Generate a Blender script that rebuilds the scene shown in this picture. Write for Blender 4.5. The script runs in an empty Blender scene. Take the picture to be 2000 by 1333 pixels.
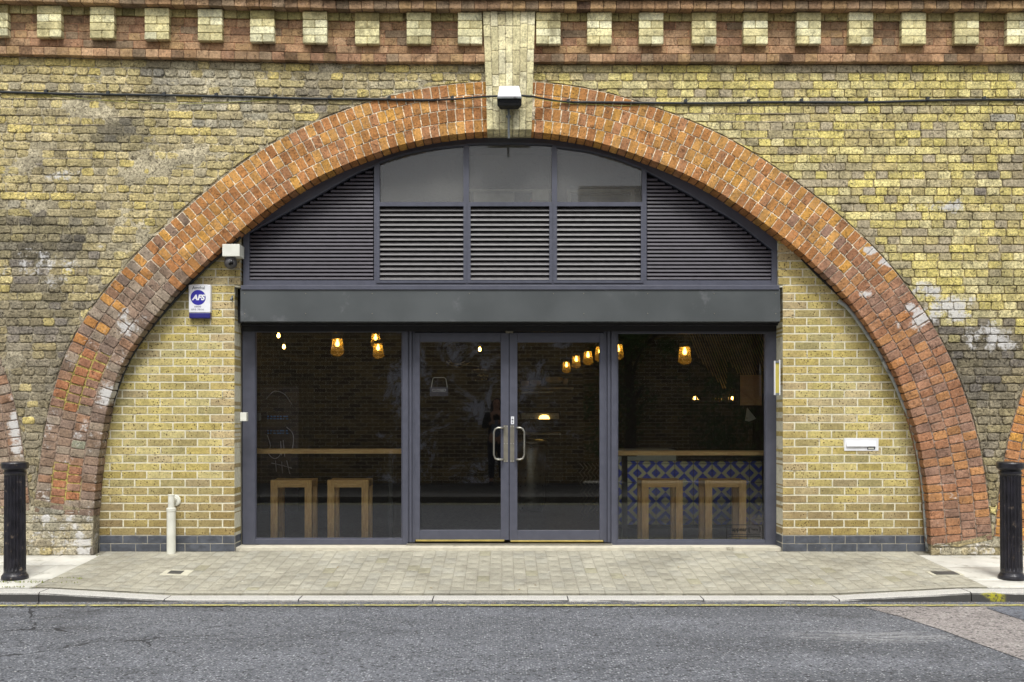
import bpy, math, random
from mathutils import Vector, noise as NZ
R = math.radians
# ------------------------------------------------------------------ camera, sky, sun, exposure
sc = bpy.context.scene
C = sc.collection
H, FPX, CX, CY, D0 = 1.24, 2180.0, 980.0, 815.0, 10.0
cam_d = bpy.data.cameras.new('camera'); cam = bpy.data.objects.new('camera', cam_d); C.objects.link(cam)
cam.location = (0, -D0, H); cam.rotation_euler = (R(90), 0, 0)
cam_d.sensor_width = 36; cam_d.lens = 36 * FPX / 2000
cam_d.shift_x = 20 / 2000; cam_d.shift_y = 148.5 / 2000
cam_d.clip_start = 0.05; cam_d.clip_end = 500
sc.camera = cam
w = bpy.data.worlds.new('World'); sc.world = w; w.use_nodes = True
wn = w.node_tree.nodes; wl = w.node_tree.links
bg = wn['Background']
sky = wn.new('ShaderNodeTexSky'); sky.sky_type = 'NISHITA'; sky.sun_disc = False
sky.sun_elevation = R(56); sky.sun_rotation = R(188); sky.dust_density = 4; sky.ozone_density = 1; sky.air_density = 1
hsv = wn.new('ShaderNodeHueSaturation'); hsv.inputs['Saturation'].default_value = 0.35
wl.new(sky.outputs[0], hsv.inputs['Color']); wl.new(hsv.outputs[0], bg.inputs[0]); bg.inputs[1].default_value = 0.125
sd = bpy.data.lights.new('sun', 'SUN'); sun = bpy.data.objects.new('sun', sd); C.objects.link(sun)
sd.energy = 1.75; sd.angle = R(18); sd.color = (0.99, 0.985, 0.955)
sun.rotation_euler = (R(34), 0, R(8)); sun.location = (0, -8, 12)
sc.view_settings.view_transform = 'Standard'; sc.view_settings.look = 'None'
sc.view_settings.exposure = 0.52; sc.view_settings.gamma = 1
sc.render.engine = 'CYCLES'
sc.cycles.max_bounces = 7; sc.cycles.transparent_max_bounces = 16; sc.cycles.glossy_bounces = 4
sc.cycles.sample_clamp_indirect = 4
rng = random.Random(7)

def W(px, py, y=0.0):
    d = D0 + y
    return Vector(((px - CX) * d / FPX, y, H - (py - CY) * d / FPX))
def PX(x, y=0.0): return CX + x * FPX / (D0 + y)
def PY(z, y=0.0): return CY - (z - H) * FPX / (D0 + y)
def lin(c):
    return tuple(((v / 255) / 12.92 if v <= 10 else ((v / 255 + .055) / 1.055) ** 2.4) for v in c)
def ds(P, k, b=1.0):
    out = []
    for c in P:
        l = .3 * c[0] + .59 * c[1] + .11 * c[2]; out.append(tuple((l + (v - l) * (1 - k)) * b for v in c))
    return out
def hue(P, *k): return [tuple(v * q for v, q in zip(c, k)) for c in P]
def sm(a, b, x):
    t = min(1, max(0, (x - a) / (b - a))); return t * t * (3 - 2 * t)
def nz(x, y, s=1.0, o=0.0): return NZ.noise(Vector((x * s + o, y * s - o, o)))

# ------------------------------------------------------------------ materials
class G:
    def __init__(s, name):
        s.m = bpy.data.materials.new(name); s.m.use_nodes = True; s.t = s.m.node_tree
        s.b = s.t.nodes['Principled BSDF']; s.out = s.t.nodes['Material Output']
        s.co = s.t.nodes.new('ShaderNodeTexCoord').outputs['Object']
    def put(s, sock, v):
        if isinstance(v, bpy.types.NodeSocket): s.t.links.new(v, sock)
        elif v is not None:
            if sock.type == 'RGBA' and len(v) == 3: v = (*v, 1)
            sock.default_value = v
    def noise(s, sc_, det=3, ro=.55, vec=None, dist=0):
        n = s.t.nodes.new('ShaderNodeTexNoise'); n.inputs['Scale'].default_value = sc_
        n.inputs['Detail'].default_value = det; n.inputs['Roughness'].default_value = ro
        n.inputs['Distortion'].default_value = dist
        s.t.links.new(vec or s.co, n.inputs['Vector']); return n.outputs['Fac']
    def vor(s, sc_, feat='F1', vec=None, out='Distance'):
        n = s.t.nodes.new('ShaderNodeTexVoronoi'); n.feature = feat; n.inputs['Scale'].default_value = sc_
        s.t.links.new(vec or s.co, n.inputs['Vector']); return n.outputs[out]
    def ma(s, op, a, b=0.0, c=0.0, clamp=False):
        n = s.t.nodes.new('ShaderNodeMath'); n.operation = op; n.use_clamp = clamp
        for i, v in enumerate((a, b, c)):
            if i < len(n.inputs): s.put(n.inputs[i], v)
        return n.outputs[0]
    def rg(s, v, a, b, c=0.0, d=1.0, smooth=True):
        n = s.t.nodes.new('ShaderNodeMapRange'); n.interpolation_type = 'SMOOTHSTEP' if smooth else 'LINEAR'
        for i, k in enumerate((v, a, b, c, d)): s.put(n.inputs[i], k)
        return n.outputs[0]
    def mix(s, f, a, b, blend='MIX'):
        n = s.t.nodes.new('ShaderNodeMix'); n.data_type = 'RGBA'; n.blend_type = blend
        s.put(n.inputs[0], f); s.put(n.inputs[6], a); s.put(n.inputs[7], b); return n.outputs[2]
    def attr(s, name, out='Color'):
        n = s.t.nodes.new('ShaderNodeAttribute'); n.attribute_name = name; return n.outputs[out]
    def scale(s, vec, k):
        n = s.t.nodes.new('ShaderNodeVectorMath'); n.operation = 'MULTIPLY'
        s.t.links.new(vec, n.inputs[0]); n.inputs[1].default_value = k; return n.outputs[0]
    def warpv(s, amt, sc_):
        n = s.t.nodes.new('ShaderNodeTexNoise'); n.inputs['Scale'].default_value = sc_; n.inputs['Detail'].default_value = 6
        s.t.links.new(s.co, n.inputs['Vector'])
        m = s.t.nodes.new('ShaderNodeVectorMath'); m.operation = 'MULTIPLY_ADD'
        s.t.links.new(n.outputs['Color'], m.inputs[0]); m.inputs[1].default_value = (amt, amt, 0); s.t.links.new(s.co, m.inputs[2]); return m.outputs[0]
    def grey(s, v):
        n = s.t.nodes.new('ShaderNodeCombineColor')
        for i in range(3): s.t.links.new(v, n.inputs[i])
        return n.outputs[0]
    def bump(s, h, dist, strength=1.0):
        n = s.t.nodes.new('ShaderNodeBump'); n.inputs['Distance'].default_value = dist
        n.inputs['Strength'].default_value = strength
        s.t.links.new(h, n.inputs['Height']); s.t.links.new(n.outputs[0], s.b.inputs['Normal'])
    def set(s, **k):
        for a, v in k.items(): s.put(s.b.inputs[a.replace('_', ' ')], v)
        return s

def simple(name, col, rough=.5, metal=0, var=.12, vs=14, spec=.5, dirt=None, bumpd=0, bs=60):
    g = G(name); c = lin(col)
    f = g.rg(g.noise(vs, 5), .3, .7, 1 - var, 1 + var)
    cc = g.mix(1, c, g.grey(f), 'MULTIPLY')
    if dirt:
        d = g.rg(g.noise(dirt[1], 8, .7), dirt[2], dirt[2] + .12)
        cc = g.mix(d, cc, lin(dirt[0]))
    g.set(Base_Color=cc, Roughness=g.rg(g.noise(vs * 2, 3), .3, .7, rough * .85, min(1, rough * 1.15)), Metallic=metal)
    g.put(g.b.inputs['Specular IOR Level'], spec)
    if bumpd: g.bump(g.noise(bs, 4), bumpd)
    return g.m

def brick_material(name, pore=.5, grain=1.0, smear=.35, smearcol=(150, 140, 118), rough=.9, bd=.006):
    g = G(name)
    col = g.attr('col'); wh = g.attr('white', 'Fac')
    big = g.rg(g.noise(7, 3), .36, .64, .80, 1.18)
    fine = g.rg(g.noise(52, 5, .74), .38, .62, 1 - .36 * grain, 1 + .34 * grain)
    c = g.mix(1, col, g.grey(g.ma('MULTIPLY', big, fine)), 'MULTIPLY')
    if 'cream' in name: c = g.mix(g.rg(g.noise(3.6, 8, .75, vec=g.scale(g.co, (1, 1, .6))), .52, .64, 0, .62), c, lin((112, 104, 74)))
    sme = g.rg(g.noise(17, 8, .72, dist=.6), .53, .64, 0, smear)
    c = g.mix(sme, c, lin(smearcol))
    pn = g.noise(20, 5, .7)
    pv = g.vor(52)
    pit = g.ma('MULTIPLY', g.rg(pv, .16, .32, 1, 0), g.rg(pn, .48, .56))
    crack = g.rg(g.noise(22, 7, .75, dist=1.6), .375, .42, 1, 0)
    dk = g.ma('MAXIMUM', pit, crack)
    c = g.mix(g.ma('MULTIPLY', dk, pore), c, (.025, .02, .015))
    wn_ = g.ma('ADD', g.ma('MULTIPLY', g.ma('ADD', g.ma('MULTIPLY', g.noise(6, 3), .6), g.ma('MULTIPLY', g.noise(26, 8, .8, dist=.5), .6)), .86), g.ma('MULTIPLY', wh, .60))
    c = g.mix(g.rg(wn_, .74, .83, 0, .9), c, (.60, .59, .57))
    g.set(Base_Color=c, Roughness=rough); g.put(g.b.inputs['Specular IOR Level'], .25)
    h = g.ma('ADD', g.ma('MULTIPLY', g.noise(60, 8, .7), 1.0), g.ma('MULTIPLY', dk, -.7))
    h = g.ma('ADD', h, g.ma('MULTIPLY', g.noise(13, 4), .8))
    g.bump(h, bd)
    return g.m

M = {}
M['stock'] = brick_material('weathered_stock_brick', pore=.75, smear=.45)
M['red'] = brick_material('orange_red_brick', pore=.5, smear=.22, smearcol=(176, 150, 130), grain=.7, bd=.004)
M['cream'] = brick_material('cream_brick', pore=.35, smear=.2, smearcol=(205, 200, 165), grain=.55, bd=.003)
M['mortar'] = brick_material('lime_mortar', pore=.8, grain=1.0, smear=.3, smearcol=(120, 112, 96), bd=.008)
def modern():
    g = G('speckled_yellow_brick'); col = g.attr('col')
    f = g.ma('MULTIPLY', g.rg(g.noise(9, 4), .36, .64, .86, 1.14), g.rg(g.noise(55, 4, .7), .38, .62, .84, 1.14))
    c = g.mix(1, col, g.grey(f), 'MULTIPLY')
    c = g.mix(g.rg(g.noise(19, 4, dist=.5), .55, .7, 0, .5), c, lin((200, 178, 126)))
    d = g.ma('MULTIPLY', g.rg(g.vor(38), .17, .32, 1, 0), g.rg(g.noise(9, 5, .7), .47, .53))
    d2 = g.rg(g.noise(46, 3, .6), .33, .38, 1, 0)
    c = g.mix(g.ma('MULTIPLY', g.ma('MAXIMUM', d, d2), .85), c, lin((62, 48, 34)))
    # rising dirt near the ground: a soil stain on the lower courses
    sx = g.t.nodes.new('ShaderNodeSeparateXYZ'); g.t.links.new(g.co, sx.inputs[0])
    st = g.ma('MULTIPLY', g.rg(sx.outputs[2], .25, .85, 1, 0), g.rg(g.noise(3, 5), .3, .6, .25, .6))
    c = g.mix(st, c, lin((120, 100, 66)))
    g.set(Base_Color=c, Roughness=.88); g.put(g.b.inputs['Specular IOR Level'], .2)
    g.bump(g.ma('ADD', g.noise(90, 6, .7), g.ma('MULTIPLY', d, -.6)), .004); return g.m
M['modern'] = modern()
M['blue_brick'] = simple('blue_engineering_brick', (78, 82, 90), .5, var=.25, dirt=((120, 116, 105), 12, .6), bumpd=.002)
M['light_mortar'] = simple('light_mortar', (212, 207, 184), .95, var=.12, vs=30, dirt=((150, 140, 112), 9, .56), bumpd=.004, bs=90)
M['frame'] = simple('slate_grey_paint', (76, 78, 90), .42, var=.07, dirt=((105, 104, 106), 40, .72))
M['frame_shade'] = simple('shaded_grey_paint', (34, 34, 38), .5, var=.1)  # frame paint darkened to hold the shade under the fascia
M['fascia'] = simple('grey_fascia_sheet', (76, 80, 81), .38, var=.09, vs=2.0, dirt=((100, 102, 104), 2.2, .58))
M['louvre'] = simple('louvre_blade_paint', (66, 62, 70), .42, var=.15, vs=20, dirt=((150, 142, 130), 30, .68))
M['louvre_mid'] = simple('louvre_blade_grey_paint', (88, 86, 86), .4, var=.15, vs=20, dirt=((190, 182, 165), 30, .66))
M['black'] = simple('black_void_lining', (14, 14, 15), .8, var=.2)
M['steel'] = simple('brushed_steel', (170, 168, 158), .32, metal=.9, var=.1)
M['steel_plate'] = simple('dull_steel_plate', (140, 136, 124), .45, metal=.75, var=.12)
M['brass'] = simple('brass_strip', (205, 185, 110), .4, metal=.7, var=.15)
M['white'] = simple('white_paint', (226, 227, 230), .4, var=.03)
M['offwhite'] = simple('aged_white_paint', (214, 214, 202), .5, var=.07, vs=9, dirt=((170, 165, 145), 14, .62))
M['cast'] = simple('black_cast_iron_paint', (34, 33, 39), .33, var=.35, dirt=((104, 92, 80), 22, .58), bumpd=.003, bs=50)
M['cable'] = simple('black_cable_sheath', (34, 38, 40), .6, var=.2)
M['wire'] = simple('yellow_green_wire', (150, 150, 70), .6, var=.1)
M['blue'] = simple('blue_plastic', (44, 40, 150), .4, var=.05)
M['navy'] = simple('navy_plastic', (40, 38, 112), .35, var=.05)
M['ink'] = simple('dark_ink', (40, 42, 60), .6, var=.02)
M['grey_ink'] = simple('grey_ink', (112, 112, 122), .6, var=.02)
M['camgrey'] = simple('camera_grey_plastic', (78, 76, 76), .35, var=.08)
M['lens'] = simple('black_lens_glass', (8, 8, 10), .08, var=.02)
M['yellow_panel'] = simple('mustard_panel', (178, 165, 78), .5, var=.06)
M['galv'] = simple('galvanised_trim', (112, 116, 116), .5, metal=.2, var=.2, dirt=((60, 60, 58), 12, .55))
M['grey_joint'] = simple('grey_joint', (150, 146, 134), .95, var=.25, vs=20)
M['trim'] = simple('grey_metal_trim', (150, 154, 152), .45, metal=.1, var=.25, dirt=((70, 70, 68), 12, .55))
M['sill'] = simple('concrete_sill', (196, 190, 172), .9, var=.1, dirt=((140, 134, 118), 6, .58), bumpd=.004)
M['cover'] = simple('iron_cover', (74, 74, 72), .6, var=.25, bumpd=.004)
M['coverframe'] = simple('cover_surround', (196, 192, 172), .85, var=.1, dirt=((150, 145, 125), 12, .6))
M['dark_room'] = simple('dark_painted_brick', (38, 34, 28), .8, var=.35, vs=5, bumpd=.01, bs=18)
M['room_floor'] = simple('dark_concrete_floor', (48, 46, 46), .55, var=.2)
M['stool_leg'] = None
def wood(name, c1, c2, ax=(1, 1, 1), rough=.5):
    g = G(name); v = g.scale(g.co, ax)
    f = g.noise(6, 6, .65, vec=v, dist=1.2)
    c = g.mix(g.rg(f, .35, .65), lin(c1), lin(c2))
    g.set(Base_Color=c, Roughness=rough); g.bump(g.noise(30, 4, vec=v), .002); return g.m
M['wood'] = wood('oiled_oak_rail', (246, 210, 142), (222, 176, 112), (1, 6, 14))
M['wood_v'] = wood('oiled_oak_leg', (244, 206, 136), (216, 168, 104), (14, 14, 1.5))
def tiles():
    g = G('blue_cream_tile'); P = .2
    sx = g.t.nodes.new('ShaderNodeSeparateXYZ'); g.t.links.new(g.co, sx.inputs[0])
    u = g.ma('FRACT', g.ma('ADD', g.ma('DIVIDE', sx.outputs[0], P), .5 + 100.24))
    v = g.ma('FRACT', g.ma('ADD', g.ma('DIVIDE', sx.outputs[2], P), 100.3))
    du = g.ma('ABSOLUTE', g.ma('SUBTRACT', u, .5)); dv = g.ma('MINIMUM', v, g.ma('SUBTRACT', 1.0, v))
    a = g.ma('ADD', du, dv)
    c1 = g.ma('LESS_THAN', a, .25)
    c2 = g.ma('MULTIPLY', g.ma('GREATER_THAN', a, .5), g.ma('LESS_THAN', a, .75))
    f = g.ma('ADD', c1, c2, clamp=True)
    c = g.mix(f, lin((86, 108, 226)), lin((236, 236, 196)))
    eu = g.ma('MINIMUM', u, g.ma('SUBTRACT', 1.0, u))
    gr = g.ma('MAXIMUM', g.ma('LESS_THAN', eu, .012), g.ma('LESS_THAN', dv, .012))
    c = g.mix(gr, c, lin((50, 50, 46)))
    g.set(Base_Color=c, Roughness=.3); return g.m
M['tile'] = tiles()
def glass(name, tint, dust=0.0, dustcol=(.3, .3, .28), refl=1.0):
    g = G(name); t = g.t; t.nodes.remove(g.b)
    tr = t.nodes.new('ShaderNodeBsdfTransparent'); tr.inputs[0].default_value = (*tint, 1)
    gl = t.nodes.new('ShaderNodeBsdfGlossy'); gl.inputs['Roughness'].default_value = .015
    fr = t.nodes.new('ShaderNodeFresnel'); fr.inputs[0].default_value = 1.5
    f = g.ma('MULTIPLY', fr.outputs[0], 2.1 * refl, clamp=True)
    m1 = t.nodes.new('ShaderNodeMixShader'); t.links.new(f, m1.inputs[0]); t.links.new(tr.outputs[0], m1.inputs[1]); t.links.new(gl.outputs[0], m1.inputs[2])
    last = m1
    df = t.nodes.new('ShaderNodeBsdfDiffuse'); df.inputs[0].default_value = (*dustcol, 1)
    m2 = t.nodes.new('ShaderNodeMixShader')
    if dust > 0:
        t.links.new(g.rg(g.noise(2.2, 3, .5), .3, .7, dust * .75, dust * 1.25), m2.inputs[0])
        t.links.new(m1.outputs[0], m2.inputs[1]); t.links.new(df.outputs[0], m2.inputs[2]); last = m2
    t.links.new(last.outputs[0], g.out.inputs[0]); return g.m
M['glass'] = glass('window_glass', (.95, .96, .95), .006)
M['dusty_glass'] = glass('dusty_window_glass', (.75, .76, .74), .30, (.27, .27, .255))
M['clear_glass'] = glass('clear_glass', (.9, .85, .7), 0)
def jar():
    g = G('amber_glass_shade'); t = g.t; t.nodes.remove(g.b)
    tr = t.nodes.new('ShaderNodeBsdfTransparent'); tr.inputs[0].default_value = (.94, .78, .48, 1)
    tl = t.nodes.new('ShaderNodeBsdfTranslucent'); tl.inputs[0].default_value = (1, .72, .25, 1)
    m = t.nodes.new('ShaderNodeMixShader'); m.inputs[0].default_value = .22
    t.links.new(tr.outputs[0], m.inputs[1]); t.links.new(tl.outputs[0], m.inputs[2])
    gl = t.nodes.new('ShaderNodeBsdfGlossy'); gl.inputs['Roughness'].default_value = .05
    m2 = t.nodes.new('ShaderNodeMixShader'); m2.inputs[0].default_value = .06
    t.links.new(m.outputs[0], m2.inputs[1]); t.links.new(gl.outputs[0], m2.inputs[2])
    t.links.new(m2.outputs[0], g.out.inputs[0]); return g.m
M['jar'] = jar()
def emit(name, col, s):
    g = G(name); g.set(Base_Color=(0, 0, 0), Emission_Color=col, Emission_Strength=s); return g.m
M['bulb'] = emit('lit_bulb', (1, .60, .14), 16)
M['shelf_light'] = emit('lit_shelf_lamp', (1, .55, .12), 34)
M['warm_lamp'] = emit('warm_lamp_glow', (1, .60, .14), 5)
def asphalt(name, a, b, spec_col, main=False):
    g = G(name)
    v = g.vor(66, out='Color'); vd = g.vor(66)
    f = g.noise(85, 6, .85)
    sep = g.t.nodes.new('ShaderNodeSeparateColor'); g.t.links.new(v, sep.inputs[0])
    base = g.mix(g.rg(f, .38, .62), lin(a), lin(b))
    st = g.scale(g.co, (.35, 1.6, 1))
    big = g.ma('MULTIPLY', g.rg(g.noise(1.0, 5, .6, vec=st), .34, .66, .80, 1.14), g.rg(g.noise(3.5, 6, .7), .35, .65, .88, 1.10))
    base = g.mix(1, base, g.grey(big), 'MULTIPLY')
    lite = g.ma('MULTIPLY', g.rg(sep.outputs[0], .6, .95), g.rg(vd, .25, .5, 1, 0))
    c = g.mix(g.ma('MULTIPLY', lite, .75), base, lin(spec_col))
    c = g.mix(g.ma('MULTIPLY', g.rg(sep.outputs[1], .78, .95), .7), c, (.012, .012, .013))
    c = g.mix(g.ma('MULTIPLY', g.rg(g.vor(5.0), .03, .045, 1, 0), .9), c, (.6, .6, .58))
    if main:
        sx = g.t.nodes.new('ShaderNodeSeparateXYZ'); g.t.links.new(g.co, sx.inputs[0])
        # fine branching cracks in the older surface towards the left, a scuffed pale area to the right of centre
        ed = g.vor(1.15, feat='DISTANCE_TO_EDGE', vec=g.warpv(.55, 2.2))
        wd = g.ma('MULTIPLY', g.rg(g.noise(9, 4), .3, .7, .002, .02), 1.0)
        cr = g.ma('MULTIPLY', g.ma('LESS_THAN', ed, wd), g.rg(sx.outputs[0], -1.2, -2.2))
        cr = g.ma('MULTIPLY', cr, g.rg(g.noise(2.6, 3), .44, .54))
        c = g.mix(g.ma('MULTIPLY', cr, .8), c, (.014, .014, .015))
        # pale scrape marks
        dx = g.ma('DIVIDE', g.ma('SUBTRACT', sx.outputs[0], 2.35), .62); dy = g.ma('DIVIDE', g.ma('SUBTRACT', sx.outputs[1], -2.92), .24)
        e = g.rg(g.ma('ADD', g.ma('MULTIPLY', dx, dx), g.ma('MULTIPLY', dy, dy)), .1, 1.2, 1, 0)
        sn = g.noise(14, 8, .8, vec=g.scale(g.co, (.22, 1.6, 1)))
        c = g.mix(g.ma('MULTIPLY', e, g.rg(sn, .46, .62, 0, .62)), c, lin((190, 190, 188)))
        # oil stains
        c = g.mix(g.rg(g.noise(.9, 4, .5, vec=g.scale(g.co, (1, 1.3, 1))), .62, .70, 0, .35), c, (.03, .03, .032))
    g.set(Base_Color=c, Roughness=.8); g.put(g.b.inputs['Specular IOR Level'], .35)
    g.bump(g.ma('ADD', g.ma('MULTIPLY', vd, -1.0), g.noise(120, 4)), .006); return g.m
M['asphalt'] = asphalt('asphalt', (73, 75, 79), (131, 134, 140), (206, 208, 210), True)
M['asphalt_pink'] = asphalt('worn_pinkish_asphalt', (124, 119, 116), (176, 169, 165), (216, 210, 206))
M['asphalt_grey'] = asphalt('grey_asphalt_patch', (96, 100, 108), (126, 130, 138), (150, 152, 156))
def yline():
    g = G('worn_yellow_line'); t = g.t
    g.set(Base_Color=g.mix(g.rg(g.noise(40, 5), .3, .7), lin((205, 196, 110)), lin((150, 146, 90))), Roughness=.8)
    tr = t.nodes.new('ShaderNodeBsdfTransparent'); m = t.nodes.new('ShaderNodeMixShader')
    t.links.new(g.rg(g.noise(26, 8, .8), .50, .60), m.inputs[0])
    t.links.new(tr.outputs[0], m.inputs[2]); t.links.new(g.b.outputs[0], m.inputs[1]); t.links.new(m.outputs[0], g.out.inputs[0]); return g.m
M['yline'] = yline()
def paver():
    g = G('grey_beige_paver'); col = g.attr('col')
    f = g.ma('MULTIPLY', g.rg(g.noise(1.6, 6, .65), .36, .64, .84, 1.12), g.rg(g.noise(70, 6, .8), .38, .62, .86, 1.12))
    c = g.mix(1, col, g.grey(f), 'MULTIPLY')
    c = g.mix(g.rg(g.noise(4, 8, .75), .54, .66, 0, .5), c, lin((118, 114, 100)))
    c = g.mix(g.rg(g.noise(1.1, 3), .5, .65, 0, .16), c, lin((110, 106, 92)))
    c = g.mix(g.rg(g.vor(6.3), .03, .05, .6, 0), c, lin((84, 80, 72)))
    c = g.mix(g.rg(g.vor(3.1), .02, .035, .9, 0), c, lin((225, 225, 215)))
    g.set(Base_Color=c, Roughness=.9); g.put(g.b.inputs['Specular IOR Level'], .25)
    g.bump(g.noise(150, 5, .7), .003); return g.m
M['paver'] = paver()
M['joint'] = simple('sandy_joint', (130, 126, 112), .95, var=.3, vs=20, bumpd=.004)
def granite():
    g = G('granite_kerb')
    f = g.noise(170, 5, .85); c = g.mix(g.rg(f, .35, .65), lin((160, 158, 152)), lin((222, 220, 212)))
    # shade painted into the upright kerb face by its normal, with a noisy edge
    n = g.t.nodes.new('ShaderNodeNewGeometry'); sx = g.t.nodes.new('ShaderNodeSeparateXYZ'); g.t.links.new(n.outputs['True Normal'], sx.inputs[0])
    dk = g.rg(g.ma('ADD', sx.outputs[2], g.ma('MULTIPLY', g.noise(30, 5), .2)), .45, .8, 1, 0)
    c = g.mix(g.ma('MULTIPLY', dk, .93), c, lin((40, 39, 38)))
    ys = g.ma('MULTIPLY', g.rg(g.attr('white', 'Fac'), .3, .6), g.rg(g.noise(50, 5, .8), .4, .55))
    c = g.mix(ys, c, lin((176, 170, 40)))
    g.set(Base_Color=c, Roughness=.8); g.bump(g.noise(120, 5, .8), .004); return g.m
M['granite'] = granite()
def oppwall():
    g = G('dark_opposite_brick')
    br = g.t.nodes.new('ShaderNodeTexBrick'); v = g.t.nodes.new('ShaderNodeCombineXYZ'); sx = g.t.nodes.new('ShaderNodeSeparateXYZ')
    g.t.links.new(g.co, sx.inputs[0]); g.t.links.new(sx.outputs[0], v.inputs[0]); g.t.links.new(sx.outputs[2], v.inputs[1])
    g.t.links.new(v.outputs[0], br.inputs['Vector'])
    br.inputs['Scale'].default_value = 1; br.inputs['Brick Width'].default_value = .23; br.inputs['Row Height'].default_value = .075
    br.inputs['Mortar Size'].default_value = .006
    br.inputs['Color1'].default_value = (*lin((170, 142, 90)), 1); br.inputs['Color2'].default_value = (*lin((96, 76, 50)), 1)
    br.inputs['Mortar'].default_value = (*lin((222, 212, 185)), 1)
    p = g.rg(g.ma('ADD', g.noise(1.5, 10, .80, dist=.8), g.ma('MULTIPLY', g.ma('ABSOLUTE', g.ma('ADD', sx.outputs[0], .7)), -.04)), .48, .56)
    c = g.mix(p, br.outputs['Color'], lin((238, 238, 250)))
    g.set(Base_Color=c, Roughness=.9); return g.m
M['oppwall'] = oppwall()
M['slab'] = simple('concrete_slab', (204, 202, 192), .9, var=.1, vs=3, dirt=((176, 172, 158), 5, .55), bumpd=.003, bs=120)
M['fardark'] = simple('dark_far_paving', (92, 90, 86), .9, var=.3, vs=4)
M['leaf'] = simple('dark_leaf', (96, 118, 62), .6, var=.35, vs=3)
M['bark'] = simple('bark', (80, 68, 54), .9, var=.3, bumpd=.01)
M['moss'] = simple('moss_green', (120, 128, 52), .9, var=.3, vs=40)
M['skin'] = simple('skin', (200, 150, 125), .5, var=.04)
M['hair'] = simple('dark_hair', (30, 24, 22), .5, var=.2, vs=50)
M['coat'] = simple('black_coat_cloth', (26, 27, 32), .85, var=.15)
M['shirt'] = simple('blue_grey_shirt_cloth', (126, 134, 156), .85, var=.15)
M['jeans'] = simple('dark_jeans_cloth', (40, 46, 66), .85, var=.15)
M['paper'] = simple('tan_paper', (232, 182, 126), .8, var=.06)
M['chalk'] = simple('chalk_board', (52, 48, 60), .7, var=.2)
M['chalkline'] = simple('white_chalk_line', (215, 212, 225), .9, var=.2)
M['chalkblue'] = simple('blue_chalk_line', (90, 150, 220), .9, var=.2)
M['clearsign'] = simple('dark_sign_card', (96, 96, 112), .6, var=.05)
M['signtext'] = simple('pale_sign_letters', (244, 244, 246), .6, var=.02)
M['vinyl'] = simple('black_vinyl_letters', (6, 6, 8), .6, var=.02)
M['wroof'] = simple('corrugated_lining', (170, 150, 104), .7, var=.15)

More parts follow.
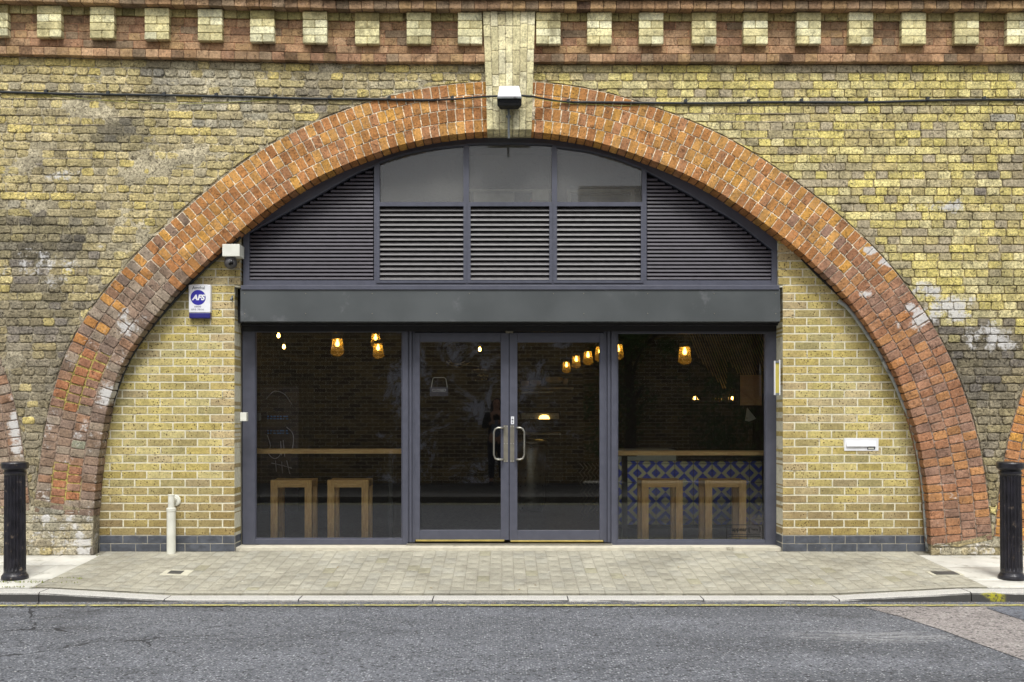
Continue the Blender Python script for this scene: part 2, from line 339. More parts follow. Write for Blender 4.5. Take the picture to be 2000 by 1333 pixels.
# ------------------------------------------------------------------ mesh builder
class MB:
    def __init__(s): s.v = []; s.f = []; s.mi = []; s.col = []; s.wh = []
    def add(s, vs, fs, mi=0, col=(.5, .5, .5), wh=0.0):
        o = len(s.v); s.v.extend(vs)
        for f in fs: s.f.append([i + o for i in f]); s.mi.append(mi)
        s.col.extend([col] * len(vs))
        s.wh.extend(wh if isinstance(wh, list) else [wh] * len(vs)); return o
    def box(s, x0, x1, y0, y1, z0, z1, mi=0, **k):
        vs = [(x, y, z) for x in (x0, x1) for y in (y0, y1) for z in (z0, z1)]
        s.add(vs, [(0, 1, 3, 2), (4, 6, 7, 5), (0, 4, 5, 1), (2, 3, 7, 6), (0, 2, 6, 4), (1, 5, 7, 3)], mi, **k); return s
    def pbox(s, px0, py0, px1, py1, y, dep, mi=0, yref=None):
        a = W(px0, py1, y if yref is None else yref); b = W(px1, py0, y if yref is None else yref)
        return s.box(a.x, b.x, y, y + dep, a.z, b.z, mi)
    def tube(s, pts, r, n=8, mi=0, caps=True, col=(.5, .5, .5)):
        pts = [Vector(p) for p in pts]; rs = r if isinstance(r, (list, tuple)) else [r] * len(pts)
        vs = []; fs = []
        ref = None
        for i, p in enumerate(pts):
            t = (pts[min(i + 1, len(pts) - 1)] - pts[max(i - 1, 0)]).normalized()
            if ref is None: ref = Vector((0, 0, 1)) if abs(t.z) < .9 else Vector((1, 0, 0))
            a = (ref - t * ref.dot(t))
            if a.length < 1e-4: a = t.orthogonal()
            a.normalize(); ref = a; b = t.cross(a)
            for k in range(n):
                th = 2 * math.pi * k / n; vs.append(tuple(p + (a * math.cos(th) + b * math.sin(th)) * rs[i]))
        for i in range(len(pts) - 1):
            for k in range(n):
                fs.append((i * n + k, i * n + (k + 1) % n, (i + 1) * n + (k + 1) % n, (i + 1) * n + k))
        if caps: fs.append(tuple(range(n))[::-1]); fs.append(tuple((len(pts) - 1) * n + k for k in range(n)))
        s.add(vs, fs, mi, col=col); return s
    def lathe(s, prof, c, n=24, mi=0, flute=0, fr=0.0, axis='z', lean=(0, 0), fz=(None, None)):
        vs = []; fs = []
        for (r, z) in prof:
            for k in range(n):
                th = 2 * math.pi * k / n
                fl = flute and (fz[0] is None or fz[0] <= z <= fz[1])
                rr = r - (fr * (0.5 + 0.5 * math.cos(flute * th)) if fl else 0)
                x, y = rr * math.cos(th), rr * math.sin(th)
                if axis == 'z': vs.append((c[0] + x + lean[0] * z, c[1] + y + lean[1] * z, c[2] + z))
                elif axis == 'y': vs.append((c[0] + x, c[1] + z, c[2] + y))
                else: vs.append((c[0] + z, c[1] + x, c[2] + y))
        m = len(prof)
        for i in range(m - 1):
            for k in range(n):
                fs.append((i * n + k, i * n + (k + 1) % n, (i + 1) * n + (k + 1) % n, (i + 1) * n + k))
        fs.append(tuple(range(n))[::-1]); fs.append(tuple((m - 1) * n + k for k in range(n)))
        s.add(vs, fs, mi); return s
    def prism(s, poly, y0, y1, mi=0):
        """poly in x,z counter-clockwise seen from the front (-y)"""
        n = len(poly)
        vs = [(p[0], y0, p[1]) for p in poly] + [(p[0], y1, p[1]) for p in poly]
        fs = [tuple(range(n)), tuple(range(2 * n - 1, n - 1, -1))]
        for i in range(n):
            j = (i + 1) % n; fs.append((i, i + n, j + n, j))
        s.add(vs, fs, mi); return s
    def build(s, name, mats, parent=None, smooth=False, bevel=0, label=None):
        me = bpy.data.meshes.new(name); me.from_pydata(s.v, [], s.f)
        if not isinstance(mats, (list, tuple)): mats = [mats]
        for m in mats: me.materials.append(m)
        if len(mats) > 1: me.polygons.foreach_set('material_index', s.mi)
        ca = me.color_attributes.new('col', 'FLOAT_COLOR', 'POINT')
        flat = []
        for c in s.col: flat.extend((c[0], c[1], c[2], 1.0))
        ca.data.foreach_set('color', flat)
        wa = me.attributes.new('white', 'FLOAT', 'POINT'); wa.data.foreach_set('value', s.wh)
        if smooth: me.polygons.foreach_set('use_smooth', [True] * len(me.polygons))
        me.update(); me.validate()
        o = bpy.data.objects.new(name, me); C.objects.link(o)
        if parent is not None:
            o.parent = parent; o.location = (-parent.location[0], -parent.location[1], -parent.location[2]) if parent.type == 'EMPTY' else (0, 0, 0)
        if bevel:
            b = o.modifiers.new('edge', 'BEVEL'); b.width = bevel; b.segments = 2; b.limit_method = 'ANGLE'
        if label: o['label'] = label
        return o

def tag(o, label=None, cat=None, group=None, kind=None):
    if label: o['label'] = label
    if cat: o['category'] = cat
    if group: o['group'] = group
    if kind: o['kind'] = kind
    return o
def thing(name, label, cat, loc=(0, 0, 0), group=None):
    o = bpy.data.objects.new(name, None); C.objects.link(o); o.location = loc; o.empty_display_size = .1
    return tag(o, label, cat, group)
def struct(o): o['kind'] = 'structure'; return o
def copy_tree(o, parent=None):
    c = o.copy(); C.objects.link(c)
    if parent is not None: c.parent = parent
    for ch in [k for k in bpy.data.objects if k.parent == o]: copy_tree(ch, c)
    return c
def text(s, size, x, y, z, mat, parent, name='lettering', shear=0, thick=.0006, off=0.0, sx=1.0, rotz=0):
    cu = bpy.data.curves.new('t', 'FONT'); cu.body = s; cu.size = size; cu.align_x = 'CENTER'; cu.align_y = 'CENTER'
    cu.extrude = thick; cu.shear = shear; cu.offset = off; cu.resolution_u = 4
    t = bpy.data.objects.new('t', cu); C.objects.link(t); bpy.context.view_layer.update()
    me = bpy.data.meshes.new_from_object(t.evaluated_get(bpy.context.evaluated_depsgraph_get()))
    bpy.data.objects.remove(t); me.materials.clear(); me.materials.append(mat)
    for v in me.vertices: v.co = Vector((x + v.co.x * sx, y - v.co.z, z + v.co.y))
    o = bpy.data.objects.new(name, me); C.objects.link(o); o.parent = parent
    if parent is not None and parent.type == 'EMPTY': o.location = -parent.location
    return o

# one brick: a rounded, slightly irregular block; Mp maps (u, v, depth) to the world
def brick(mb, Mp, u0, u1, v0, v1, front, depth, col, white=0.0, mi=0, j=.002, bv=.006, rad=.007, jy=.002, clip=None, cv=.05, r=rng):
    lu, lv = u1 - u0, v1 - v0
    if lu < .012 or lv < .008: return
    rad = min(rad, lu * .3, lv * .3); bv = min(bv, lu * .3, lv * .3)
    o = [(u0 + rad, v0)]
    def ed(a, b, n):
        for k in range(1, n + 1):
            t = k / (n + 1); o.append((a[0] + (b[0] - a[0]) * t, a[1] + (b[1] - a[1]) * t))
    nu = 3 if lu > .15 else 1; nv = 3 if lv > .15 else 1 if lv > .04 else 0
    ed((u0 + rad, v0), (u1 - rad, v0), nu); o += [(u1 - rad, v0), (u1, v0 + rad)]
    ed((u1, v0 + rad), (u1, v1 - rad), nv); o += [(u1, v1 - rad), (u1 - rad, v1)]
    ed((u1 - rad, v1), (u0 + rad, v1), nu); o += [(u0 + rad, v1), (u0, v1 - rad)]
    ed((u0, v1 - rad), (u0, v0 + rad), nv); o += [(u0, v0 + rad)]
    o = [(a + r.uniform(-j, j), b + r.uniform(-j, j)) for a, b in o]
    if clip:
        q = [clip(a, b) for a, b in o]
        if any(t[1] for t in q):
            o2 = [t[0] for t in q]
            ar = sum(o2[i][0] * o2[(i + 1) % len(o2)][1] - o2[(i + 1) % len(o2)][0] * o2[i][1] for i in range(len(o2))) * .5
            if ar < lu * lv * .10 or all(t[1] for t in q): return
            o = o2
    cu = sum(a for a, b in o) / len(o); cvv = sum(b for a, b in o) / len(o)
    tu, tv = r.uniform(-1, 1) * jy / max(lu, .05), r.uniform(-1, 1) * jy / max(lv, .05)
    def dd(a, b): return front + (a - cu) * tu + (b - cvv) * tv
    n = len(o); vs = []
    for a, b in o: vs.append(Mp(a, b, front + depth))
    for a, b in o: vs.append(Mp(a, b, dd(a, b) + bv * r.uniform(.6, 1.2)))
    for a, b in o:
        du, dv = a - cu, b - cvv
        ku = max(0, 1 - bv / max(abs(du), 1e-5)) if abs(du) > bv else .5; kv = max(0, 1 - bv / max(abs(dv), 1e-5)) if abs(dv) > bv else .5
        a2, b2 = cu + du * ku, cvv + dv * kv
        vs.append(Mp(a2, b2, dd(a2, b2) + r.uniform(-jy, jy) * .6))
    vs.append(Mp(cu, cvv, dd(cu, cvv) - jy * .3))
    fs = []
    for i in range(n):
        k = (i + 1) % n
        fs.append((i, k, n + k, n + i)); fs.append((n + i, n + k, 2 * n + k, 2 * n + i)); fs.append((2 * n + i, 2 * n + k, 3 * n))
    v_ = r.uniform(1 - cv, 1 + cv)
    wh = [white(p) for p in vs] if callable(white) else white
    mb.add(vs, fs, mi, tuple(c * v_ for c in col), wh)

# ------------------------------------------------------------------ arch curve
I_PTS = [(182, 1010), (185, 970), (189, 925), (196, 866), (205, 812), (219, 758), (248, 690), (303, 617), (352, 558), (434, 482), (510, 417), (595, 359),
         (697, 312), (790, 281), (870, 265), (950, 257), (1037, 257), (1115, 267), (1180, 281), (1281, 316), (1370, 355), (1458, 411), (1552, 481),
         (1610, 535), (1664, 592), (1734, 697), (1771, 780), (1797, 866), (1811, 950), (1820, 1068)]
def catmull(P, n=12):
    out = []
    for i in range(len(P) - 1):
        p0 = P[max(i - 1, 0)]; p1 = P[i]; p2 = P[i + 1]; p3 = P[min(i + 2, len(P) - 1)]
        for k in range(n):
            t = k / n
            out.append(tuple(.5 * (2 * p1[a] + (p2[a] - p0[a]) * t + (2 * p0[a] - 5 * p1[a] + 4 * p2[a] - p3[a]) * t * t + (3 * p1[a] - p0[a] - 3 * p2[a] + p3[a]) * t ** 3) for a in (0, 1)))
    out.append(P[-1]); return out
def resample(P, n):
    L = [0]
    for i in range(1, len(P)): L.append(L[-1] + math.dist(P[i], P[i - 1]))
    out = []; k = 0
    for i in range(n):
        s = L[-1] * i / (n - 1)
        while k < len(L) - 2 and L[k + 1] < s: k += 1
        t = (s - L[k]) / (L[k + 1] - L[k]); out.append((P[k][0] + (P[k + 1][0] - P[k][0]) * t, P[k][1] + (P[k + 1][1] - P[k][1]) * t))
    return out, L[-1]
def smooth_poly(P, it):
    for _ in range(it):
        P = [P[0]] + [((P[i - 1][0] + 2 * P[i][0] + P[i + 1][0]) / 4, (P[i - 1][1] + 2 * P[i][1] + P[i + 1][1]) / 4) for i in range(1, len(P) - 1)] + [P[-1]]
    return P
NI = 400
Ipx, _ = resample(catmull(I_PTS), NI); Ipx = smooth_poly(Ipx, 60)
class Arch:
    def __init__(s, mirror=None):
        P = [(mirror * 2 - a, b) for a, b in Ipx][::-1] if mirror is not None else list(Ipx)
        s.P = [((a - CX) / 218.0, H - (b - CY) / 218.0) for a, b in P]
        s.N = []; s.T = []
        for i in range(NI):
            a, b = s.P[max(i - 3, 0)], s.P[min(i + 3, NI - 1)]
            tx, tz = b[0] - a[0], b[1] - a[1]; l = math.hypot(tx, tz); s.N.append((-tz / l, tx / l))
            f = i / (NI - 1); e = abs(f - .5) * 2
            side = (f > .5) if mirror is None else (f < .5)
            s.T.append((.45 + e ** 2 * (.10 if side else .085)))
        s.E = [(s.P[i][0] + s.N[i][0] * s.T[i], s.P[i][1] + s.N[i][1] * s.T[i]) for i in range(NI)]
        s.L = sum(math.dist(s.P[i], s.P[i + 1]) for i in range(NI - 1))
        s.mir = mirror
    def at(s, u, v):   # u metres along, v in 0..0.48
        f = min(max(u / s.L, 0), 1) * (NI - 1); i = min(int(f), NI - 2); t = f - i
        lerp = lambda A: tuple(A[i][k] + (A[i + 1][k] - A[i][k]) * t for k in (0, 1))
        p = lerp(s.P); n = lerp(s.N); T = s.T[i] + (s.T[i + 1] - s.T[i]) * t
        return p[0] + n[0] * T * v / .48, p[1] + n[1] * T * v / .48
A0 = Arch(); AL = Arch(62.5); AR = Arch(1940.5)
def curve_z(E):
    pts = sorted(E); return pts
# heights of the extrados / intrados as a function of x (upper envelope)
def envelope(P, x):
    best = None
    for i in range(len(P) - 1):
        a, b = P[i], P[i + 1]
        if (a[0] - x) * (b[0] - x) <= 0 and a[0] != b[0]:
            z = a[1] + (b[1] - a[1]) * (x - a[0]) / (b[0] - a[0]); best = z if best is None else max(best, z)
    return best
XS = [-6.6 + i * .02 for i in range(661)]
def table(P): return [envelope(P, x) for x in XS]
TE = [table(A.E) for A in (AL, A0, AR)]; TI = [table(A.P) for A in (AL, A0, AR)]
def tab(T, x):
    f = (x + 6.6) / .02; i = int(f)
    if i < 0 or i >= 660: return None
    a, b = T[i], T[i + 1]
    if a is None or b is None: return None
    return a + (b - a) * (f - i)
FOOT = [.41, .10]   # ring feet heights: left flank stands on pale footing stones, right flank lower
def inside(x, z, T, grow=0.0):
    for k in range(3):
        h = tab(T[k], x)
        if h is not None and z < h + grow: return k
    return None
ARCHES = (AL, A0, AR)
def wall_clip(x, z):
    k = inside(x, z, TE)
    if k is None: return (x, z), False
    foot = FOOT[0] if x < 0 else FOOT[1]
    if z < foot:
        kk = inside(x, z, TI) if z > .25 or True else None
        if kk is None: return (x, z), False
        # keep footing stones out of the opening
        xe = ARCHES[kk].P
        if kk == 1: return ((xe[0][0] if x < 0 else xe[-1][0]), z), True
        return ((xe[-1][0] if kk == 0 else xe[0][0]), z), True
    E = ARCHES[k].E; g = .008
    bi = min(range(0, NI, 2), key=lambda i: (E[i][0] - x) ** 2 + (E[i][1] - z) ** 2)
    n = ARCHES[k].N[bi]
    return (E[bi][0] + n[0] * g, E[bi][1] + n[1] * g), True

def warp(x, z):      # the old wall sags slightly: courses climb towards the left at the top
    return z + .072 * min(1.3, max(0, (-1.28 - x) / 3.2)) * min(1, max(0, (z - 2.0) / 2.4))

# ------------------------------------------------------------------ colour of the old wall by place (stains and replaced areas)
PY_ = [lin(c) for c in ((196, 178, 98), (188, 170, 92), (206, 190, 118), (178, 162, 98), (172, 154, 98), (200, 182, 92), (198, 184, 130), (160, 146, 112), (152, 138, 118))]
PL_ = [lin(c) for c in ((178, 164, 112), (170, 156, 108), (184, 170, 126), (160, 148, 116), (166, 152, 108), (190, 172, 98), (148, 140, 120), (176, 160, 108))]
PD_ = [lin(c) for c in ((146, 134, 102), (134, 124, 100), (152, 138, 102), (126, 118, 102), (142, 130, 92), (160, 144, 96), (128, 120, 112), (144, 134, 110))]
PG_ = [lin(c) for c in ((156, 150, 130), (166, 158, 136), (144, 140, 126), (174, 164, 134), (148, 142, 122))]
PY_ = hue(ds(PY_, .06, 1.12), .97, 1.01, 1.10); PL_ = ds(PL_, .05, 1.12); PG_ = ds(PG_, 0, 1.12); PD_ = ds(PD_, .1, 1.06)
def zone(px, py):
    """weights yellow, left, dingy, pale"""
    x, y = px / 218, py / 218
    n = nz(x, y, .9, 3) * .8 + nz(x, y, 2.3, 9) * .5
    yel = sm(820, 1250, px + n * 300)
    d = sm(380, 700, py + n * 220) * (1 - sm(250, 700, px)) * .95
    d = max(d, sm(520, 700, py + n * 120) * sm(1500, 1800, px))
    d = max(d, sm(.28, .6, n) * (.7 if px < 1000 else .25))
    pale = sm(.25, .55, nz(x, y, .7, 21)) * (.8 if px < 1000 and py < 420 else .2)
    if py > 990: pale, d = .9, .2
    return yel, d, pale
def soot(px, py):
    v = 0.0
    for cx, cy, rx, ry, k in ((255, 275, 90, 40, .55), (300, 150, 40, 40, .35), (60, 470, 160, 60, .45), (1900, 720, 110, 110, .40), (560, 190, 60, 20, .2), (1720, 560, 60, 60, .3), (130, 860, 60, 200, .25), (60, 610, 100, 60, .2), (1960, 560, 60, 30, .3)):
        n = nz(px / 60, py / 60, 1.0, cx * .01) * .6
        v = max(v, k * max(0, min(1, 1.25 - ((px - cx) / rx) ** 2 - ((py - cy) / ry) ** 2 + n)))
    return 1 - v
def wallcol(px, py):
    k = soot(px, py); c = wallcol_(px, py); g_ = sum(c) / 3
    return tuple((v * (.5 + .5 * k) + g_ * (.5 - .5 * k)) * k for v in c)
def wallcol_(px, py):
    yel, d, pale = zone(px, py)
    q = rng.random()
    if q < d: P = PD_
    elif rng.random() < pale: P = PG_
    elif rng.random() < yel: P = PY_
    else: P = PL_
    return mixc(rng.choice(P), P)
def mixc(c, P, k=.30):
    m = [sum(q[i] for q in P) / len(P) for i in range(3)]
    return tuple(a * (1 - k) + b * k for a, b in zip(c, m))
def white_at(px, py):
    w_ = 0.0
    def blob(cx, cy, rx, ry, s):
        return s * max(0, 1 - ((px - cx) / rx) ** 2 - ((py - cy) / ry) ** 2)
    for b in ((1850, 605, 120, 56, .5), (1935, 660, 130, 46, .5), (1810, 565, 60, 34, .52), (90, 520, 170, 80, .38), (180, 470, 120, 40, .3), (130, 345, 70, 22, .5), (350, 335, 160, 40, .26), (1560, 1000, 10, 10, .1), (1840, 400, 120, 30, .42),
              (300, 1040, 140, 60, .35), (100, 1060, 120, 40, .45), (1560, 420, 140, 50, .28), (1830, 395, 160, 40, .28), (1700, 515, 60, 60, .4),
              (20, 880, 60, 120, .2), (600, 160, 300, 40, .2)):
        w_ = max(w_, blob(*b))
    return w_
def wh_wall(p): return white_at(PX(p[0]), PY(p[2]))

via = thing('railway_viaduct', 'old brick railway viaduct with a wide orange brick arch and dentil cornice', 'viaduct', (0, .3, 0))
XL, XR = -6.2, 6.2
CH = .0733
def Mwall(u, v, d): return (u, d, warp(u, v))
mb = MB()
ncourse = 60
for c in range(ncourse):
    z0 = c * CH + .0036; z1 = (c + 1) * CH - .0036
    hdr = c % 2 == 0; x = XL - rng.uniform(0, .2)
    pat = (12 < c < 16) or c % 9 == 4
    while x < XR:
        L = (.1125 if hdr else .228) * rng.uniform(.95, 1.05)
        if not hdr and rng.random() < .06: L *= .5
        px, py = PX(x + L / 2), PY(z0)
        g = rng.uniform(.0030, .0055)
        if inside(x + L / 2, z0, TI) is None or c < 1:
            yel, d, pale = zone(px, py)
            old = 1 - yel * (1 - d)
            spall = rng.random() < .05 + .10 * old
            dr = rng.uniform(.004, .009) if spall else rng.uniform(-.003, .003)
            brick(mb, Mwall, x + g, x + L - g, z0 + rng.uniform(0, .002), z1 - rng.uniform(0, .002), dr, .03, wallcol(px, py), wh_wall, 0,
                  j=.002 + .0022 * old + (.002 if spall else 0), bv=.003 + .002 * old, rad=.008 + .004 * old, jy=.002 + .002 * old, clip=wall_clip, cv=.10)
        x += L
# mortar bed
step = .025; nx = int((XR - XL) / step); nzz = int(4.46 / step)
MC_R, MC_L, MC_D = lin((178, 166, 132)), lin((180, 170, 142)), lin((140, 132, 114))
idx = {}
vs, fs, cols, whs = [], [], [], []
for i in range(nx + 1):
    x = XL + i * step
    for k in range(nzz + 1):
        z = k * step; ki = inside(x, z, TI, .10)
        if ki is not None: continue
        px, py = PX(x), PY(z); yel, d, pale = zone(px, py)
        n = nz(x, z, 13, 5) * .6 + nz(x, z, 31, 7) * .4
        smear = (1 - yel) * .0035
        y = .0145 - smear * 1.1 + n * .008 - (.0125 if px < 1150 else .006) * sm(.16, .55, nz(x, z * 1.6, 1.7, 40) + .4 * nz(x, z, 6, 12)) * (1 if py > 125 else 0)
        if inside(x, z, TE, -.02) is not None and z > (FOOT[0] if x < 0 else FOOT[1]) + .03: y = .022
        c = [(a * (1 - yel) + b * yel) * (1 - d * .75) + e * d * .75 for a, b, e in zip(MC_L, MC_R, MC_D)]
        idx[(i, k)] = len(vs); vs.append((x, y, warp(x, z))); c = [t * soot(px, py) for t in c]; cols.append(tuple(c)); whs.append(white_at(px, py) * .8)
for i in range(nx):
    for k in range(nzz):
        q = [(i, k), (i + 1, k), (i + 1, k + 1), (i, k + 1)]
        if all(t in idx for t in q): fs.append([idx[t] for t in q])
o = len(mb.v); mb.v.extend(vs); mb.col.extend(cols); mb.wh.extend(whs)
for f in fs: mb.f.append([a + o for a in f]); mb.mi.append(1)
# old raised pointing ridges left on some bed joints
for px0, px1, py_ in ((-100, 60, 236), (150, 282, 236), (0, 95, 252), (105, 205, 250), (70, 175, 297), (100, 190, 313), (1340, 1575, 219), (1400, 1600, 235), (1430, 1720, 250), (1450, 1610, 266), (1700, 1860, 249), (0, 130, 208), (560, 640, 228)):
    c_ = round((H - (py_ - CY) / 218) / CH) * CH
    xa, xb = W(px0, 0).x, W(px1, 0).x; n_ = max(3, int((xb - xa) / .09)); P_ = [(xa + (xb - xa) * i / n_, .002, warp(xa, c_) + rng.uniform(-.002, .002)) for i in range(n_ + 1)]
    mb.tube(P_, [.002] + [rng.uniform(.0035, .0055) for _ in range(n_ - 1)] + [.002], 5, 1, col=lin((176, 164, 138)))
# plain masonry above the cornice and the body behind
mb.box(XL, XR, .03, .30, 4.46, 5.75, 1, col=MC_L)
mb.build('wall', [M['stock'], M['mortar']], via, smooth=False)

# ------------------------------------------------------------------ arch rings
RO = [lin(c) for c in ((180, 122, 76), (186, 130, 78), (172, 114, 72), (190, 136, 84), (162, 106, 70), (178, 118, 80), (170, 116, 86), (192, 136, 74))]
RR = [lin(c) for c in ((162, 116, 88), (154, 108, 84), (146, 110, 94), (168, 120, 84), (140, 108, 96), (156, 114, 94))]
RP = [lin(c) for c in ((146, 116, 102), (136, 108, 94), (154, 130, 116), (132, 106, 96), (150, 110, 90), (146, 124, 112))]
CLEAN = [lin(c) for c in ((168, 108, 80), (156, 104, 84), (150, 110, 96))]
RO = hue(RO, .97, 1.08, .92); RR = hue(RR, .99, 1.03, .92); RP = hue(RP, .92, 1.05, .98); CLEAN = hue(CLEAN, .92, 1.05, .95)
def ring_white(p):
    px, py = PX(p[0]), PY(p[2]); w_ = .08 if py < 420 else .12
    if px < 420: w_ = .17 + .13 * sm(480, 760, py)
    if px > 1600 and py > 560: w_ = max(w_, .2)
    for cx, cy, rx, ry, s in ((1700, 490, 22, 13, .9), (1735, 512, 30, 16, .8), (1690, 575, 20, 14, .7), (1800, 620, 26, 24, .8), (1780, 600, 20, 20, .6), (1770, 640, 50, 60, .35), (1800, 600, 30, 30, .5), (245, 640, 40, 60, .5), (215, 770, 30, 50, .55), (190, 840, 30, 30, .4), (1840, 960, 60, 50, .35), (30, 840, 26, 80, .62), (40, 960, 20, 60, .4)):
        w_ = max(w_, s * max(0, 1 - ((px - cx) / rx) ** 2 - ((py - cy) / ry) ** 2))
    return w_
def in_patch(px, py):
    # repointed patches on the left flank
    if 690 < py < 800:
        c = 208 - (py - 690) * .50; return c - 56 < px < c + 12
    if 905 < py < 978: return 98 < px < 156
    return False
def ring(A, name, label=None, smin=0, smax=1, zt=None):
    mb = MB()
    def Mr(u, v, d):
        x, z = A.at(u, v); return (x, d, z)
    for r_ in range(4):
        v0, v1 = r_ * .12, (r_ + 1) * .12
        fac = 1 + (v0 + .06) * math.pi / A.L
        n = int(A.L * fac / .0785); off = rng.uniform(-.3, .3)
        for k in range(n + 1):
            u0 = A.L * (k + off) / n; u1 = A.L * (k + 1 + off) / n
            u0, u1 = max(0, u0), min(A.L, u1)
            if u1 - u0 < .02: continue
            x, z = A.at((u0 + u1) / 2, (v0 + v1) / 2)
            if x < XL or x > XR or (zt and z > zt): continue
            px, py = PX(x), PY(z)
            if A is A0 and 952 < px < 1036: continue
            left = px < 1000
            t = sm(430, 640, py + nz(x, z, 1.5, 2) * 160)
            if A is A0: P = RO if rng.random() > t else (RP if left else RR)
            else: P = RP if left else RO
            white = ring_white; j = .0012 + .0015 * t; mi = 0; col = rng.choice(P)
            patch = A is A0 and in_patch(px, py)
            if patch: col = rng.choice(CLEAN); white = 0.0
            elif A is A0 and left and 860 < py < 900 and r_ in (1, 2) and rng.random() < .5: col = lin((140, 140, 120))
            g = .0044 if not patch else .0064
            spall = rng.random() < .04 + .06 * t
            brick(mb, Mr, u0 + g, u1 - g, v0 + (g * 1.0 if r_ else 0), v1 - g * 1.0, rng.uniform(-.002, .001) + (rng.uniform(.001, .003) if spall else 0), .22 if r_ == 0 else .03, col, white, 0,
                  j=j, bv=.002 + .002 * t, rad=.003 + .003 * t, jy=.001 + .001 * t, cv=.10)
            if False:   # deeper soffit brick behind
                brick(mb, Mr, u0 + g, u1 - g, v0, v1, .228, .2, rng.choice(RR), 0.0, 0, j=.001, bv=.002, rad=.004)
    # mortar
    nu = int(A.L / .022); nv = 22; grid = {}
    vs, fs, cols, whs = [], [], [], []
    for i in range(nu + 1):
        for k in range(nv + 1):
            u = A.L * i / nu; v = .006 + .474 * k / nv; x, z = A.at(u, v); px, py = PX(x), PY(z)
            t = sm(430, 640, py); n = nz(x, z, 17, 3)
            c = lin((226, 214, 188)) if t < .01 else tuple(a * (1 - t) + b * t for a, b in zip(lin((226, 214, 188)), lin((142, 124, 110))))
            if A is A0 and in_patch(px, py): c = lin((172, 156, 88))
            grid[(i, k)] = len(vs); vs.append((x, .0052 + n * .003 + .002 * t, z)); cols.append(c); whs.append(ring_white((x, 0, z)) if t < .5 else .1)
    for i in range(nu):
        for k in range(nv):
            x, z = A.at(A.L * i / nu, .24)
            if XL - .1 < x < XR + .1 and not (zt and z > zt): fs.append([grid[(i, k)], grid[(i + 1, k)], grid[(i + 1, k + 1)], grid[(i, k + 1)]])
    o = len(mb.v); mb.v.extend(vs); mb.col.extend(cols); mb.wh.extend(whs)
    for f in fs: mb.f.append([a + o for a in f]); mb.mi.append(1)
    vs, fs = [], []
    for i in range(nu + 1):
        x, z = A.at(A.L * i / nu, .011); vs += [(x, .006, z), (x, .32, z)]
        if i < nu and XL - .1 < x < XR + .1 and not (zt and z > zt): fs.append((2 * i, 2 * i + 1, 2 * i + 3, 2 * i + 2))
    mb.add(vs, fs, 1, lin((110, 92, 76)), .1)
    return mb.build(name, [M['red'], M['mortar']], via, smooth=False, label=label)
ring(A0, 'arch_ring')
ring(AL, 'arch_ring', 'arch ring of the next arch along, flaking cream render on its edge')
ring(AR, 'arch_ring', 'arch ring of the next arch along, beside the black post')
# footing stones under the ring feet
for (xa, xb, z1) in ((W(60, 0).x, W(181, 0).x, .41), (W(1822, 0).x, W(1945, 0).x, .11)):
    mb = MB(); z = 0
    while z < z1 - .03:
        x = xa; hh = min(.0733, z1 - z)
        while x < xb - .03:
            L = min(rng.uniform(.15, .26), xb - x)
            if xb - x - L < .06: L = xb - x
            brick(mb, lambda u, v, d: (u, d, v), x + .004, x + L - .004, z + .004, z + hh - .003, rng.uniform(-.006, .004), .05, rng.choice([lin(c) for c in ((178, 166, 134), (160, 150, 126), (188, 178, 150), (150, 142, 122))]), .42, 0, j=.005, bv=.009, rad=.018, jy=.004)
            x += L
        z += hh
    mb.box(xa, xb, .009, .3, -.05, z1, 1, col=lin((150, 142, 122)), wh=.3)
    mb.build('pier_footing', [M['stock'], M['mortar']], via, smooth=False)

# ------------------------------------------------------------------ keystone
YK = -.095
mb = MB()
zb, zt_ = W(0, 254, YK).z, W(0, 22, YK).z
def kx(z):
    t = (z - zb) / (zt_ - zb)
    l = W(950.5 - 8 * t ** 1.2, 0, YK).x; r_ = W(1039.5 + 6.5 * t ** 1.2, 0, YK).x
    return l, r_
def Mk(u, v, d):
    l, r_ = kx(v); return (l + (r_ - l) * u / .42, d + YK, v)
for k in range(7):
    z = zb - (.11 if k % 2 else 0) - rng.uniform(0, .05)
    while z < zt_:
        L = rng.choice((.215, .215, .107)); a, b = max(z, zb), min(z + L, zt_)
        if b - a > .03:
            py = PY((a + b) / 2, YK)
            c = rng.choice([lin(t) for t in ((222, 213, 170), (214, 205, 160), (228, 220, 182), (198, 188, 146))])
            if py < 60 and rng.random() < .4: c = lin((150, 136, 100))
            brick(mb, Mk, k * .06 + .003, (k + 1) * .06 - .003, a + .003, b - .003, rng.uniform(-.0015, .0015), .26, c, .15, 0, j=.0008, bv=.003, rad=.004, jy=.0012, cv=.06)
        z += L
vs = []; fs = []
for i in range(9):
    z = zb + .004 + (zt_ - zb - .008) * i / 8; l, r_ = kx(z); vs += [(l + .004, YK + .004, z), (r_ - .004, YK + .004, z), (r_ - .004, .3, z), (l + .004, .3, z)]
    if i:
        for k in range(4): fs.append(((i - 1) * 4 + k, (i - 1) * 4 + (k + 1) % 4, i * 4 + (k + 1) % 4, i * 4 + k))
fs += [(3, 2, 1, 0), (32, 33, 34, 35)]
mb.add(vs, fs, 1, lin((172, 163, 132)), .1)
mb.build('keystone', [M['cream'], M['mortar']], via, smooth=False, label='tall keystone of pale cream bricks over the arch')

